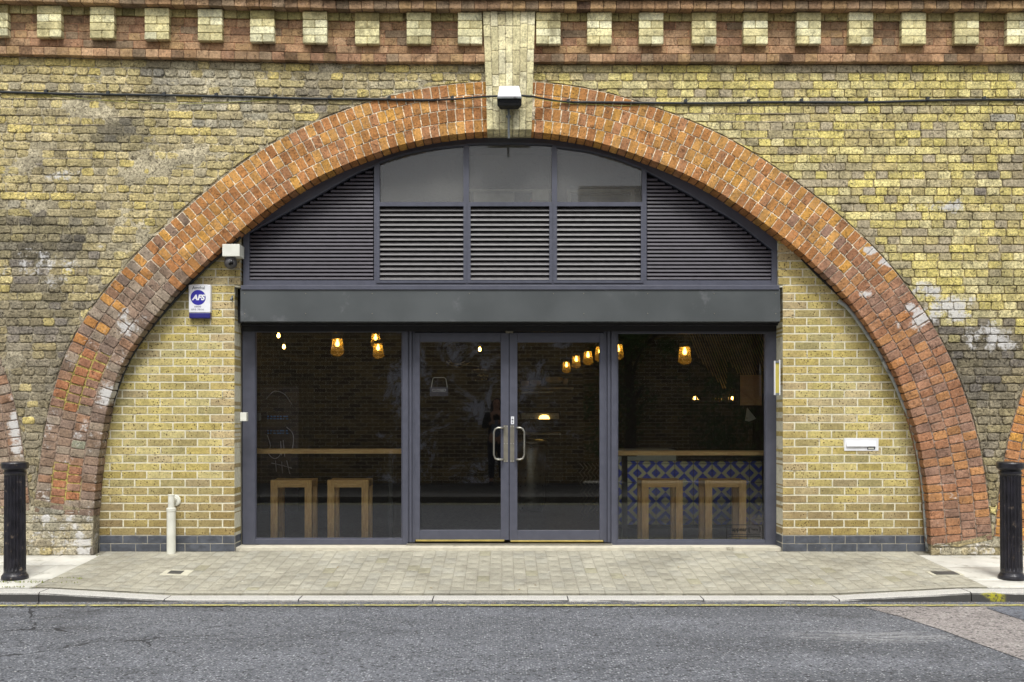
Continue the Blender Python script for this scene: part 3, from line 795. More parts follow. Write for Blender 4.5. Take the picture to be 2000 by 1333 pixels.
# ------------------------------------------------------------------ cornice: string course, frieze, dentils, corbel
def row(mb, yf, z0, z1, L0, pal, dep=.06, skip=(), x0=XL, x1=XR, j=.0015, white=.05, jy=.002, off=0, mi=0, spallp=.06):
    x = x0 + off
    while x < x1:
        L = min(L0 * rng.uniform(.96, 1.04), x1 - x)
        px = PX(x + L / 2, yf)
        if not any(a < px < b for a, b in skip):
            sp = rng.random() < spallp * .7
            c = rng.choice(pal)
            if sp: c = tuple(t * .55 for t in c)
            brick(mb, lambda u, v, d: (u, yf + d, warp(u, v)), x + .0024, x + L - .0024, z0 + .0024, z1 - .0024, rng.uniform(-.001, .002) + (.004 if sp else 0), dep, c, white, mi,
                  j=j * (2.5 if sp else 1), bv=.003, rad=.004, jy=jy, cv=.1)
        x += L
RB = [lin(c) for c in ((166, 124, 94), (156, 114, 88), (172, 130, 98), (138, 102, 82), (162, 122, 98), (140, 110, 92))]
RBp = [lin(c) for c in ((176, 130, 102), (166, 122, 96), (182, 138, 110), (156, 112, 90))]
CB = [lin(c) for c in ((226, 216, 158), (218, 206, 146), (232, 224, 170), (208, 196, 138), (234, 228, 182))]
CBd = [lin(c) for c in ((190, 178, 112), (176, 160, 100), (200, 186, 124))]
CB = ds(CB, .12); CBd = ds(CBd, .1, .8)
RB = hue(RB, .88, 1.06, .96); RBp = hue(RBp, .90, 1.06, .98)
KS = ((944, 1044),)
YS = -.068
mb = MB(); z0, z1 = W(0, 121.5, YS).z, W(0, 105, YS).z
row(mb, YS, z0, z1, .1125, RB + RBp, .09, KS)
for a, b in ((XL, W(946, 0).x), (W(1042, 0).x, XR)):
    n = 24; vs = []; fs = []
    for i in range(n + 1):
        x = a + (b - a) * i / n; vs += [(x, YS + .008, warp(x, z0 + .004)), (x, YS + .008, warp(x, z1 - .002)), (x, .03, warp(x, z1 - .002)), (x, .03, warp(x, z0 + .004))]
        if i:
            for k in range(4): fs.append(((i - 1) * 4 + k, (i - 1) * 4 + (k + 1) % 4, i * 4 + (k + 1) % 4, i * 4 + k)[::-1])
    mb.add(vs, fs, 1, lin((130, 104, 84)), .0)
mb.build('string_course', [M['red'], M['mortar']], via, smooth=False)
YF = -.018
mb = MB()
zr = [W(0, p, YF).z for p in (105, 89.5, 74.2, 59, 43.5)]
for i in range(4):
    row(mb, YF, zr[i], zr[i + 1], .228 if i != 1 else .114, RB + RBp, .05, KS, off=-rng.uniform(0, .2), spallp=.03, white=.14)
row(mb, YF - .02, W(0, 43, YF).z, W(0, 26, YF).z, .114, CBd, .07, KS, off=-.03)
def slab_warp(mb, y0, y1, za, zb_, mi, col):
    for a, b in ((XL, W(946, 0).x), (W(1042, 0).x, XR)):
        n = 24; vs = []; fs = []
        for i in range(n + 1):
            x = a + (b - a) * i / n; vs += [(x, y0, warp(x, za)), (x, y0, warp(x, zb_)), (x, y1, warp(x, zb_)), (x, y1, warp(x, za))]
            if i:
                for k in range(4): fs.append(((i - 1) * 4 + k, (i - 1) * 4 + (k + 1) % 4, i * 4 + (k + 1) % 4, i * 4 + k)[::-1])
        mb.add(vs, fs, mi, col, .08)
slab_warp(mb, YF + .005, .05, zr[0] + .004, W(0, 10, YF).z, 1, lin((164, 120, 92)))
mb.build('frieze', [M['red'], M['mortar']], via, smooth=False)
YC = -.15
mb = MB(); z0, z1 = W(0, 18, YC).z, W(0, 1.5, YC).z
row(mb, YC, z0, z1, .1125, RB, .14, ((1129, 1157),), white=.1)
row(mb, YC - .03, z1, z1 + .073, .1125, RB, .17)
row(mb, YC - .03, z1 + .073, z1 + .146, .228, RB, .17)
row(mb, YC - .06, z1 + .146, z1 + .22, .1125, CBd, .17)
n = 40; vs = []; fs = []
for i in range(n + 1):
    x = XL + (XR - XL) * i / n; vs += [(x, YC + .012, warp(x, z0 + .005)), (x, YC + .012, warp(x, z1 + .30)), (x, .03, warp(x, z1 + .30)), (x, .03, warp(x, z0 + .005))]
    if i:
        for k in range(4): fs.append(((i - 1) * 4 + k, (i - 1) * 4 + (k + 1) % 4, i * 4 + (k + 1) % 4, i * 4 + k)[::-1])
mb.add(vs, fs, 1, lin((104, 82, 66)), 0)
mb.build('cornice', [M['red'], M['mortar']], via, smooth=False)
# dentils
YD = -.082
dent = [-190, -87, 16 - 25, 95.5, 199, 306, 410, 512, 615, 717, 818, 918, 1071, 1171, 1272, 1375.5, 1476, 1580, 1682, 1785, 1888.5, 1991, 2093, 2196]
for px in dent:
    mb = MB(); dirt_ = rng.choice((.82, .9, .95, 1, 1, 1.03)); xc = W(px, 0, YD).x; hw = 24.3 / FPX * (D0 + YD)
    zs = [W(0, p, YD).z for p in (86.5, 71, 56, 40.5, 24)]
    for i in range(4):
        cuts = [(-hw, 0), (0, hw)] if i in (0, 2) else [(-hw, hw)]
        for a, b in cuts:
            k_ = rng.choice((.78, .88, 1)) if i == 0 else 1
            pal = CB if i < 3 else CBd + CB
            brick(mb, lambda u, v, d: (u, YD + d, warp(xc, v)), xc + a + .0026, xc + b - .0026, zs[i] + .0026, zs[i + 1] - .0026, rng.uniform(-.002, .002), .07, tuple(t_ * dirt_ * k_ for t_ in rng.choice(pal)), .1, 0, j=.0012, bv=.004, rad=.005, jy=.0015, cv=.06)
    w0 = warp(xc, 4.5) - 4.5
    mb.box(xc - hw + .005, xc + hw - .005, YD + .006, YF + .02, zs[0] + .004 + w0, zs[4] + w0, 1, col=lin((150, 136, 92)))
    mb.build('dentil', [M['cream'], M['mortar']], via, smooth=False)

# ------------------------------------------------------------------ infill walls of modern brick
YI = .17
MODC = [lin(c) for c in ((186, 166, 106), (180, 160, 102), (190, 170, 114), (172, 156, 108), (184, 162, 98), (178, 158, 108), (192, 174, 122), (178, 158, 120))]
MODC = hue(MODC, .95, 1.02, 1.02)
def infill(left):
    root = thing('infill_wall', 'speckled yellow brick wall with the alarm box and white pipe, left of the shopfront' if left else 'speckled yellow brick wall with the white letterbox, right of the shopfront', 'brick wall', (-3 if left else 3, .3, 0))
    xe = -2.43 if left else 2.555; xu = -2.378 if left else 2.515; xo = -3.95 if left else 4.0
    zup = W(0, 562, .2).z
    mb = MB(); pl = MB()
    for c in range(-1, 42):
        z0 = .013 + c * CH * 1.004; z1 = z0 + CH * 1.004
        z0 = max(z0, 0)
        e = xe if z0 < zup else xu
        x = e; k = 0; sgn = -1 if left else 1
        first = True
        while (x > xo if left else x < xo):
            L = .2275
            if first and c % 2: L = .114
            L *= rng.uniform(.985, 1.015)
            a, b = (x - L, x) if left else (x, x + L)
            x += sgn * L
            xm, zm = (a + b) / 2, (z0 + z1) / 2
            h = max(tab(TI[1], t) or 0 for t in (a, b))
            if zm < h + .05:
                letter = False and (not left) and W(1646, 0, YI).x < xm < W(1718, 0, YI).x and PY(zm, YI) > 856 and PY(zm, YI) < 882
                if not letter:
                    blue = z1 < .195
                    tgt = pl if blue else mb
                    col = rng.choice(MODC)
                    if first and not blue: col = rng.choice((lin((180, 162, 122)), lin((180, 162, 104))))
                    brick(tgt, lambda u, v, d: (u, YI + d, v), a + (.003 if blue else .0062), b - (.003 if blue else .0062), z0 + (.003 if blue else .006), z1 - (.003 if blue else .006), rng.uniform(-.001, .001), .245 if first else .03, col, 0, 0, j=.0012, bv=.0018, rad=.003, jy=.0008, cv=.14)
            first = False
    n = 30; vs = []; fs = []
    for i in range(n + 1):
        x = xo + ((xu if True else xe) - sgn * -.006 - xo) * i / n if False else xo + (xu + sgn * .006 - xo) * i / n
        h = (tab(TI[1], x) or 0) + .10
        vs += [(x, YI + .003, -.03), (x, YI + .003, max(h, .05))]
        if i: fs.append((2 * i - 2, 2 * i, 2 * i + 1, 2 * i - 1) if left else (2 * i, 2 * i - 2, 2 * i - 1, 2 * i + 1))
    xs = xe + sgn * .006
    # clip sheet below the lintel to the pier edge
    pl.box(min(xo, xe) if not left else xo, max(xo, xe) if not left else xe, YI + .0018, YI + .0028, 0, .188, 1)
    mb2 = mb
    o = mb2.add(vs, fs, 1)
    for i in range(n + 1):
        for q in (0, 1):
            vx = mb2.v[o + 2 * i + q]
            if (vx[0] > xs) == left and (vx[0] != xs): mb2.v[o + 2 * i + q] = (xs, vx[1], vx[2])
    mb2.box(min(xs, xs + sgn * .1), max(xs, xs + sgn * .1), YI + .01, .46, -.03, zup, 1)
    mb2.box(min(xu + sgn * .006, xu + sgn * .1), max(xu + sgn * .006, xu + sgn * .1), YI + .01, .46, zup, 3.0 if left else 2.9, 1)
    mb.build('brick_face', [M['modern'], M['light_mortar']], root, smooth=False)
    pl.build('plinth', [M['blue_brick'], M['grey_joint']], root, smooth=False)
infill(True); infill(False)
# brick infill inside the two neighbouring arches (just beyond the frame)
for A, xa, xb, lb in ((AL, XL, -4.5, 'plain brick infill in the next arch to the west, mostly hidden by its ring'), (AR, 4.9, XR, 'plain brick infill in the next arch to the east, mostly hidden by its ring')):
    mb = MB(); z = 0; c = 0
    while z < 3.4:
        x = xa - (.11 if c % 2 else 0)
        while x < xb:
            k = 0 if A is AL else 2; h = tab(TI[k], x + .1)
            if h and z < h + .05: brick(mb, lambda u, v, d: (u, .25 + d, v), max(x, xa) + .005, min(x + .2275, xb) - .005, z + .005, z + CH - .005, 0, .03, rng.choice(MODC), 0, 0, j=.001, bv=.003)
            x += .2275
        z += CH; c += 1
    mb.box(xa, xb, .257, .4, 0, 3.4, 1)
    ob = mb.build('infill_wall', [M['modern'], M['light_mortar']]); tag(ob, lb, 'brick wall')

# ------------------------------------------------------------------ shopfront
shop = thing('shopfront', 'dark grey metal shopfront with louvres, fascia, two windows and double glass doors', 'shopfront', (0, .42, .05))
YU = .215
def inner(px):
    pts = [(475, 462), (489, 455), (600, 395), (700, 338), (730, 326), (743, 318), (800, 299), (850, 291), (903, 286), (917, 283), (1000, 281), (1077, 284), (1090, 289), (1150, 297), (1200, 309), (1250, 328), (1263, 336), (1350, 383), (1440, 436), (1505, 487), (1518, 497)]
    for i in range(len(pts) - 1):
        if pts[i][0] <= px <= pts[i + 1][0]:
            return pts[i][1] + (pts[i + 1][1] - pts[i][1]) * (px - pts[i][0]) / (pts[i + 1][0] - pts[i][0])
    return pts[-1][1]
uf = MB()
Iz = lambda px: PY(tab(TI[1], W(px, 0, 0).x) or 0, 0)
n = 90; vs = []; fs = []
for i in range(n + 1):
    px = 475 + (1518 - 475) * i / n; x = W(px, 0, YU).x
    zt2 = (tab(TI[1], x) or 2.9) + .03; zi = W(px, inner(px), YU).z
    vs += [(x, YU, zi), (x, YU, zt2), (x, YU + .09, zi)]
    if i: a = 3 * i; fs += [(a - 3, a, a + 1, a - 2), (a - 3 + 2, a + 2, a, a - 3)]
uf.add(vs, fs)
fa = MB()   # raised outer rib of the arched frame
vs = []; fs = []
for i in range(n + 1):
    px = 475 + (1518 - 475) * i / n; x = W(px, 0, YU).x; zt2 = (tab(TI[1], x) or 2.9)
    zi = W(px, inner(px), YU).z; za = zi + .014
    vs += [(x, YU - .012, zi + .004), (x, YU - .012, za), (x, YU, za), (x, YU, zi + .004)]
    if i:
        a = 4 * i
        for k in range(4): fs.append((a - 4 + k, a + k, a + (k + 1) % 4, a - 4 + (k + 1) % 4))
uf.add(vs, fs)
uf.pbox(475, 455, 487, 560, YU - .004, .09); uf.pbox(1507, 487, 1518, 560, YU - .004, .09)
uf.pbox(487, 548, 1507, 559, YU - .002, .09)
uf.pbox(730.5, 320, 741.5, 548, YU - .003, .09)
uf.pbox(1254.5, 326, 1263, 548, YU - .003, .09)
uf.pbox(905, 284, 916, 548, YU - .004, .09); uf.pbox(1078, 284, 1088, 548, YU - .004, .09)
uf.pbox(741.5, 395, 905, 402.5, YU - .0065, .08); uf.pbox(916, 395, 1078, 402.5, YU - .0065, .08); uf.pbox(1088, 395, 1254.5, 402.5, YU - .0065, .08)
uf.build('arched_frame', M['frame'], shop, label='arched grey frame with mullions above the fascia')
# screws of the arched frame
def louvre(name, x0, x1, ytop, y0, y1, pitch, mat, lab, fr):
    lip = .28 if fr else .50
    g = MB(); py = y1 - 2
    while py > y0:
        # widest span free under the sloping head
        a, b = x0, x1
        while a < x1 and ytop(a) > py - pitch * .8: a += 2
        while b > x0 and ytop(b) > py - pitch * .8: b -= 2
        if b - a > 6:
            p0 = W(a, py, YU + .02); p1 = W(b, py, YU + .02); h = pitch / FPX * (D0 + YU)
            y = YU + .012
            prof = [(0, 0), (.004, h * lip), (.045, h * .99), (.047, h * .99), (.018, h * .12), (.006, -.003)]
            nn = len(prof); vs = [(xx, y + q[0], p0.z + q[1]) for xx in (p0.x, p1.x) for q in prof]
            g.add(vs, [(k, (k + 1) % nn, nn + (k + 1) % nn, nn + k) for k in range(nn)] + [tuple(range(nn)), tuple(range(2 * nn - 1, nn - 1, -1))])
        py -= pitch
    o = g.build('louvre_panel', mat, shop, label=lab)
    if fr:
        f = MB()
        f.pbox(x0 - 6, y0 - 8, x1 + 5, y0, YU - .0125, .05); f.pbox(x0 - 6, y1, x1 + 5, y1 + 4, YU - .0125, .05)
        f.pbox(x0 - 6, y0, x0, y1, YU - .0125, .05); f.pbox(x1, y0, x1 + 5, y1, YU - .0125, .05)
        f.build('louvre_frame', M['frame'], o)
    return o
flat = lambda px: 0
louvre('a', 488, 729, inner, 330, 548, 7.4, M['louvre'], 'left side louvre panel of fine dark blades under the arch', False)
louvre('b', 741, 905.5, flat, 403, 549, 9.6, M['louvre_mid'], 'first of the three square louvre panels with wide blades', True)
louvre('c', 919, 1073, flat, 403, 549, 9.6, M['louvre_mid'], 'middle louvre panel with wide blades', True)
louvre('d', 1087, 1252, flat, 403, 549, 9.6, M['louvre_mid'], 'third of the three square louvre panels with wide blades', True)
louvre('e', 1264, 1506, inner, 338, 548, 7.4, M['louvre'], 'right side louvre panel of fine dark blades under the arch', False)
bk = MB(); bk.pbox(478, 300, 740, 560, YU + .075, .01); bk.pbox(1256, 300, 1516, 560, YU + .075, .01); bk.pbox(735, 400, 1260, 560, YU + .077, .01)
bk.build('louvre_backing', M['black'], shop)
for x0, x1 in ((742, 905), (916, 1078), (1088, 1254)):
    g = MB(); vs = []; fs = []
    for i in range(13):
        px = x0 + (x1 - x0) * i / 12; a = W(px, 396, YU + .03); b = W(px, inner(px) - 3, YU + .03); vs += [tuple(a), tuple(b)]
        if i: fs.append((2 * i - 2, 2 * i, 2 * i + 1, 2 * i - 1))
    g.add(vs, fs); g.build('upper_pane', M['dusty_glass'], shop)
# fascia
YFa = .12
f = MB(); f.pbox(469.5, 566, 1524, 628.5, YFa, .012, yref=YFa); f.pbox(471, 566, 1522.5, 628, YFa + .012, .12, yref=YFa)
fas = f.build('fascia', M['fascia'], shop, bevel=.002)
f = MB(); f.pbox(470.5, 557.5, 1522.5, 566, YFa - .012, .11, yref=YFa - .012); f.build('ledge_trim', M['frame'], fas, bevel=.002)
for px in (478, 597, 727, 853, 917, 1081, 1140, 1265, 1395, 1515):
    for py in (574, 613):
        if py == 613 and px in (917, 1081): continue
        c = W(px, py, YFa); f = MB(); f.lathe([(.005, -.003), (.003, -.0045)], (c.x, c.y, c.z), 8, axis='y'); f.build('rivet', M['steel_plate'], fas)
# panel joints of the fascia are hairlines: shallow cover strips
YW = .41
# lower frame
f = MB()
f.pbox(473, 629, 1518, 637, YW - .06, .2, yref=YW)
f.pbox(473, 637, 1518, 648, YW - .004, .1)
hd = f.build('head_frame', M['frame_shade'], shop, bevel=.002)
f = MB(); c = W(995, 649, YW); f.box(c.x - .036, c.x + .036, YW - .016, YW, c.z - .011, c.z + .008); f.build('door_closer_cover', M['steel_plate'], hd)
def window(px0, px1, gx0, gx1, gy0, gy1, yb, lab):
    f = MB()
    f.pbox(px0, 648, gx0, yb, YW, .07); f.pbox(gx1, 648, px1, yb, YW, .07)
    f.pbox(gx0, 648, gx1, gy0, YW + .003, .06); f.pbox(gx0, gy1, gx1, yb, YW + .003, .06)
    f.pbox(gx0, gy1 - 3, gx1, gy1, YW + .018, .03); f.pbox(gx0, gy0, gx0 + 2.5, gy1 - 3, YW + .018, .03); f.pbox(gx1 - 2, gy0, gx1, gy1 - 3, YW + .018, .03)
    o = f.build('display_window', M['frame'], shop, bevel=.0025, label=lab)
    g = MB(); g.pbox(gx0 - 1, gy0 - 1, gx1 + 1, gy1 + 1, YW + .035, .006); g.build('pane', M['glass'], o); return o
wl_ = window(473.5, 797, 498, 786, 649, 1054, 1064, 'large left display window with grey frame')
wr_ = window(1194, 1518, 1205, 1495, 652, 1057, 1067.5, 'large right display window with grey frame and small sticker')
for J_ in (((797, 800, .02), (800, 804, -.004), (804, 807, .02), (807, 810, .002)), ((1180, 1183, .002), (1183, 1187, .02), (1187, 1191, -.004), (1191, 1194, .02))):
    f = MB()
    for a, b, y in J_: f.pbox(a, 648, b, 1060, YW + y, .07, yref=YW)
    f.build('door_jamb', M['frame'], shop, bevel=.001)
def door(x0, x1, gx0, gx1, gy0, gy1, yb, left):
    f = MB(); yd = YW + .006
    f.pbox(x0, 650, gx0, yb, yd, .05); f.pbox(gx1, 650, x1, yb, yd, .05); f.pbox(gx0, 650, gx1, gy0, yd + .003, .044); f.pbox(gx0, gy1, gx1, yb, yd + .003, .044)
    o = f.build('door', M['frame'], shop, bevel=.0025, label='left glass door leaf with hanging sign' if left else 'right glass door leaf with lock plate')
    g = MB(); g.pbox(gx0 - 1, gy0 - 1, gx1 + 1, gy1 + 1, yd + .022, .006); g.build('pane', M['glass'], o)
    g = MB(); g.pbox(x0 + 2, yb - .5, x1 - 9 if left else x1 - 2, yb + 2.6, yd - .012, .012, yref=yd); g.build('threshold_strip', M['brass'], o, bevel=.001)
    # pull handle
    sg = -1 if left else 1; xs = 982 if left else 1009; xo = 964.5 if left else 1024
    yh = yd - .055; R_ = 8
    pts = []
    pts.append(W(xs, 836, yd)); pts.append(W(xs, 836, yh + .01))
    path = [(xs + sg * 2, 836), (xo - sg * R_, 836), (xo - sg * 3, 838), (xo, 844), (xo, 889), (xo - sg * 3, 896), (xo - sg * R_, 898), (xs + sg * 2, 898)]
    pts += [W(a, b, yh) for a, b in path]; pts.append(W(xs, 898, yh + .01)); pts.append(W(xs, 898, yd))
    g = MB(); g.tube(pts, .0085, 10); g.build('handle', M['steel'], o, smooth=True)
    px0, px1 = (983.5, 992) if left else (996.5, 1004.5)
    g = MB(); g.pbox(px0, 831, px1, 903, yd - .003, .003); pt = g.build('push_plate', M['steel_plate'], o)
    g = MB()
    for py in (833, 867, 901):
        for px in (px0 + 1.5, px1 - 1.5):
            c = W(px, py, yd - .003); g.lathe([(.003, 0), (.002, -.0015)], tuple(c), 6, axis='y')
    g.build('screw_heads', M['white'], pt)
    if not left:
        g = MB(); g.pbox(998, 814, 1004, 829, yd - .006, .006); l = g.build('lock_plate', M['white'], o, bevel=.0005)
        g = MB(); c = W(1001, 820, yd - .006); g.lathe([(.008, 0), (.007, -.006)], tuple(c), 12, axis='y'); c = W(1001, 825.5, yd - .006); g.box(c.x - .004, c.x + .004, c.y - .002, c.y, c.z - .008, c.z + .008); c = W(1001, 816.5, yd - .006); g.box(c.x - .003, c.x + .003, c.y - .002, c.y, c.z - .003, c.z + .003)
        g.build('lock_cylinder', M['ink'], l)
    return o
door(810, 994, 820, 978, 668, 1035.5, 1055, True)
door(995, 1180, 1010.5, 1171, 669, 1036, 1056, False)
# sill
f = MB(); f.box(-2.44, 2.57, .21, .55, -.02, .047); f.build('sill', M['sill'], shop, bevel=.004)
f = MB(); a = W(794, 1062, YW - .04); b = W(1196, 1062, YW - .04); f.box(a.x, b.x, YW - .05, YW + .06, .047, .062); f.build('threshold', M['steel_plate'], shop, bevel=.002)

# ------------------------------------------------------------------ small things on the walls
# alarm box
al = thing('alarm_box', 'white and blue burglar alarm box on the yellow bricks under the arch', 'alarm', tuple(W(390, 590, YI)))
ya = .11
f = MB(); a = W(368, 611, ya); b = W(411.5, 556, ya)
nn = 8; poly = [(a.x + .003, a.z), (b.x - .004, a.z)]
for i in range(nn + 1): t = i / nn; poly.append((b.x + (a.x - b.x) * t, b.z - .003 + .006 * math.sin(math.pi * t)))
f.prism(poly, ya, YI); f.build('cover', M['white'], al, bevel=.006)
f = MB(); a2 = W(368, 622, ya); f.box(a.x + .004, b.x - .006, ya + .003, YI, a2.z, a.z); f.build('strobe_base', M['navy'], al, bevel=.008)
c = W(387, 581.5, ya); g = MB(); g.lathe([(.0685, 0), (.0685, -.0015)], (c.x, ya, c.z), 36, axis='y'); g.build('logo_disc', M['blue'], al)
c = W(388, 562.8, ya); text('Amthal', .040, c.x, ya - .0012, c.z, M['ink'], al)
c = W(387.5, 582, ya); text('AFS', .066, c.x, ya - .0035, c.z, M['white'], al, shear=.25, off=.003, sx=1.02)
c = W(386, 599.6, ya); text('0800', .021, c.x, ya - .0012, c.z, M['grey_ink'], al, sx=1.5)
c = W(386, 605, ya); text('093 7816', .021, c.x, ya - .0012, c.z, M['grey_ink'], al, sx=1.45)
# security camera
cc = thing('security_camera', 'dark dome security camera under a white box beside the louvres', 'security camera', tuple(W(450, 500, YI)))
f = MB(); a = W(434, 501, -.012); b = W(468, 477, -.012); f.box(a.x, b.x, -.012, YI, a.z, b.z); f.build('junction_box', M['offwhite'], cc, bevel=.004)
c = W(450.5, 514, .06); f = MB()
f.lathe([(.03, .062), (.046, .05), (.05, .035), (.05, .03)], (c.x, c.y, c.z), 24)
f.lathe([(.004, -.058)] + [(.058 * math.cos(t), .058 * math.sin(t)) for t in [R(-80 + 16 * k) for k in range(10)]], (c.x, c.y, c.z), 24)
bd_ = f.build('dome', M['camgrey'], cc, smooth=True)
f = MB(); f.lathe([(.024, -.046), (.026, -.052), (.020, -.056), (.004, -.057)], (c.x + .012, c.y - .0, c.z - .004), 18, axis='y'); f.build('lens', M['lens'], bd_, smooth=True)
# pipe stub bracket
f = MB(); c = W(454, 583, YI); f.tube([(c.x, YI, c.z), (c.x, YI - .03, c.z), (c.x - .004, YI - .045, c.z - .02)], .009, 8); f.box(c.x - .008, c.x + .008, YI - .006, YI, c.z - .02, c.z + .025)
tag(f.build('wall_hook', M['galv']), 'small grey metal hook on the bricks right of the alarm box', 'hook')
# floodlight
yl = -.30
fl = thing('floodlight', 'white topped floodlight on the cream keystone', 'floodlight', tuple(W(994, 190, -.1)))
a = W(971, 206, yl); b = W(1019, 187, yl); f = MB()
zt3 = W(0, 168, -.14).z
vs = [(a.x + .004, yl, b.z - .01), (b.x - .004, yl, b.z - .01), (b.x - .004, yl, b.z), (a.x + .004, yl, b.z), (a.x + .012, -.14, b.z - .01), (b.x - .012, -.14, b.z - .01), (b.x - .02, -.14, zt3), (a.x + .02, -.14, zt3)]
f.add(vs, [(0, 1, 2, 3), (3, 2, 6, 7), (1, 5, 6, 2), (0, 3, 7, 4), (4, 7, 6, 5), (0, 4, 5, 1)]); f.build('hood', M['white'], fl, bevel=.004)
f = MB(); f.box(a.x, b.x, yl - .003, -.15, b.z - .026, b.z - .011)
f.build('rim', M['galv'], fl, bevel=.002)
f = MB(); f.add([(a.x, yl + .01, b.z - .027), (b.x, yl + .01, b.z - .027), (b.x, yl + .03, a.z + .005), (a.x, yl + .03, a.z + .005), (a.x + .01, -.16, b.z - .027), (b.x - .01, -.16, b.z - .027), (b.x - .03, -.18, a.z - .005), (a.x + .03, -.18, a.z - .005)],
      [(3, 2, 1, 0), (3, 7, 6, 2), (0, 4, 7, 3), (1, 2, 6, 5), (4, 5, 6, 7), (0, 1, 5, 4)][0:])
bd2 = f.build('body', M['black'], fl, bevel=.003)
f = MB(); f.add([(a.x + .025, yl + .008, b.z - .035), (b.x - .025, yl + .008, b.z - .035), (b.x - .025, yl + .026, a.z + .02), (a.x + .025, yl + .026, a.z + .02)], [(3, 2, 1, 0)]); f.build('lamp_glass', M['lens'], bd2)
f = MB(); c = W(993.5, 207, -.12); d = W(994, 264, -.12)
f.box(c.x - .012, c.x + .012, -.2, -.10, c.z + .0, c.z + .03)
f.tube([(c.x, -.125, c.z + .01), (c.x, -.125, d.z + .02), (d.x, -.12, d.z - .03)], .011, 10)
f.box(c.x - .02, c.x + .02, -.13, -.097, W(0, 228, -.12).z - .008, W(0, 228, -.12).z + .008)
f.build('bracket_pole', M['galv'], fl)
# cables
def sagline(pts, y, n=8):
    out = []
    P = catmull(pts, n)
    for a, b in P: out.append(W(a, b, y))
    return out
yc = -.012
ca = thing('wall_cable', 'black cable clipped across the whole brick wall above the arch', 'cable', tuple(W(994, 195, 0)))
f = MB(); f.tube(sagline([(-370, 172), (-100, 177), (0, 180), (150, 184), (300, 186), (450, 189), (600, 193), (700, 194), (850, 196)], yc), .011, 8)
f.tube([W(850, 196, yc), W(890, 194, -.03), W(935, 190, -.06), W(950, 189, -.11), W(972, 188, -.16)], .009, 8); f.build('cable_run', M['cable'], ca, smooth=True)
f = MB(); f.tube([W(1019, 187, -.16), W(1042, 189, -.115), W(1050, 191, -.08), W(1090, 198, -.02), W(1120, 200, yc)], .009, 8)
f.tube(sagline([(1120, 200), (1200, 200.5), (1300, 202), (1400, 202), (1500, 200), (1600, 200), (1700, 200), (1800, 197), (1900, 195), (2000, 195), (2100, 194), (2330, 191)], yc), .011, 8); f.build('cable_run', M['cable'], ca, smooth=True)
for px, py in ((93, 181), (214, 184), (323, 186), (425, 187), (540, 190), (646, 192), (762, 193), (885, 193), (1111, 199), (1340, 199), (1463, 199), (1566, 198), (1692, 197), (1812, 195), (1922, 194)):
    f = MB(); c = W(px, py, 0); f.prism([(c.x - .022, c.z - .012), (c.x - .008, c.z - .012), (c.x - .008, c.z - .014), (c.x + .006, c.z - .014), (c.x + .006, c.z + .019), (c.x - .008, c.z + .019), (c.x - .008, c.z + .014), (c.x - .022, c.z + .014)], -.03, .01); f.build('cable_clip', M['cable'], ca)
f = MB(); f.tube(sagline([(30, 182), (100, 187), (180, 195), (280, 201), (370, 203), (450, 200), (520, 196), (545, 192)], -.006), .0025, 5)
f.build('thin_wire', M['wire'], ca); f = MB(); f.tube([W(880, 199, -.006), W(945, 192, -.06), W(960, 190, -.12), W(972, 190, -.14)], .0025, 5)
f.tube([W(1020, 189, -.15), W(1040, 192, -.115), W(1060, 196, -.07), W(1120, 203, -.01), W(1220, 207, -.006), W(1270, 204, -.006), W(1300, 202, -.006)], .0025, 5)
f.build('thin_wire', M['wire'], ca)
# letterbox
lb = thing('letterbox', 'white metal letterbox set in the yellow brick wall', 'letterbox', tuple(W(1682, 869, YI)))
f = MB(); f.pbox(1649, 856, 1716, 881, YI - .006, .05, yref=YI - .006); f.build('box_plate', M['white'], lb, bevel=.002)
f = MB(); a = W(1654, 872.5, YI - .02); b = W(1711, 861.5, YI - .02); f.add([(a.x, YI - .022, a.z), (b.x, YI - .022, a.z), (b.x, YI - .022, a.z + .006), (a.x, YI - .022, a.z + .006), (a.x, YI - .006, b.z), (b.x, YI - .006, b.z), (b.x, YI - .006, a.z), (a.x, YI - .006, a.z)],
    [(0, 1, 2, 3), (3, 2, 5, 4), (0, 3, 4, 7), (1, 6, 5, 2), (0, 7, 6, 1)]); f.build('flap', M['white'], lb)
f = MB(); f.pbox(1694, 873.5, 1709, 878.5, YI - .009, .003); nf = f.build('nameplate', M['ink'], lb); f = MB(); f.pbox(1696, 874.6, 1707, 877.4, YI - .0105, .0015); f.build('name_card', M['offwhite'], nf)
# small white sensor box
f = MB(); a = W(469, 823, YI - .02); b = W(477, 806, YI - .02); f.box(a.x, b.x + .02, YI - .02, YI + .05, a.z, b.z); tag(f.build('sensor_box', M['offwhite'], bevel=.003), 'small white box on the brick corner left of the left window', 'sensor box')
# handle bracket in the reveal, drawn as a white frame around a mustard panel
rp = thing('reveal_bracket', 'slim white framed bracket with a mustard panel on the brick corner right of the window', 'sign', tuple(W(1518, 740, YI)))
ys_ = .155
f = MB(); f.pbox(1514.5, 709, 1522, 768, ys_ + .006, .02, yref=ys_); f.build('panel', M['yellow_panel'], rp)
for q_ in ((1512.6, 705, 1514.6, 772), (1522, 703, 1524, 772)): f = MB(); f.pbox(*q_, ys_, .03, yref=ys_); f.build('frame_rail', M['white'], rp, bevel=.001)
for q_ in ((1514.6, 705, 1522, 709), (1514.6, 768, 1522, 772.5)): f = MB(); f.pbox(*q_, ys_ - .002, .03, yref=ys_); f.build('frame_cap', M['galv'], rp)
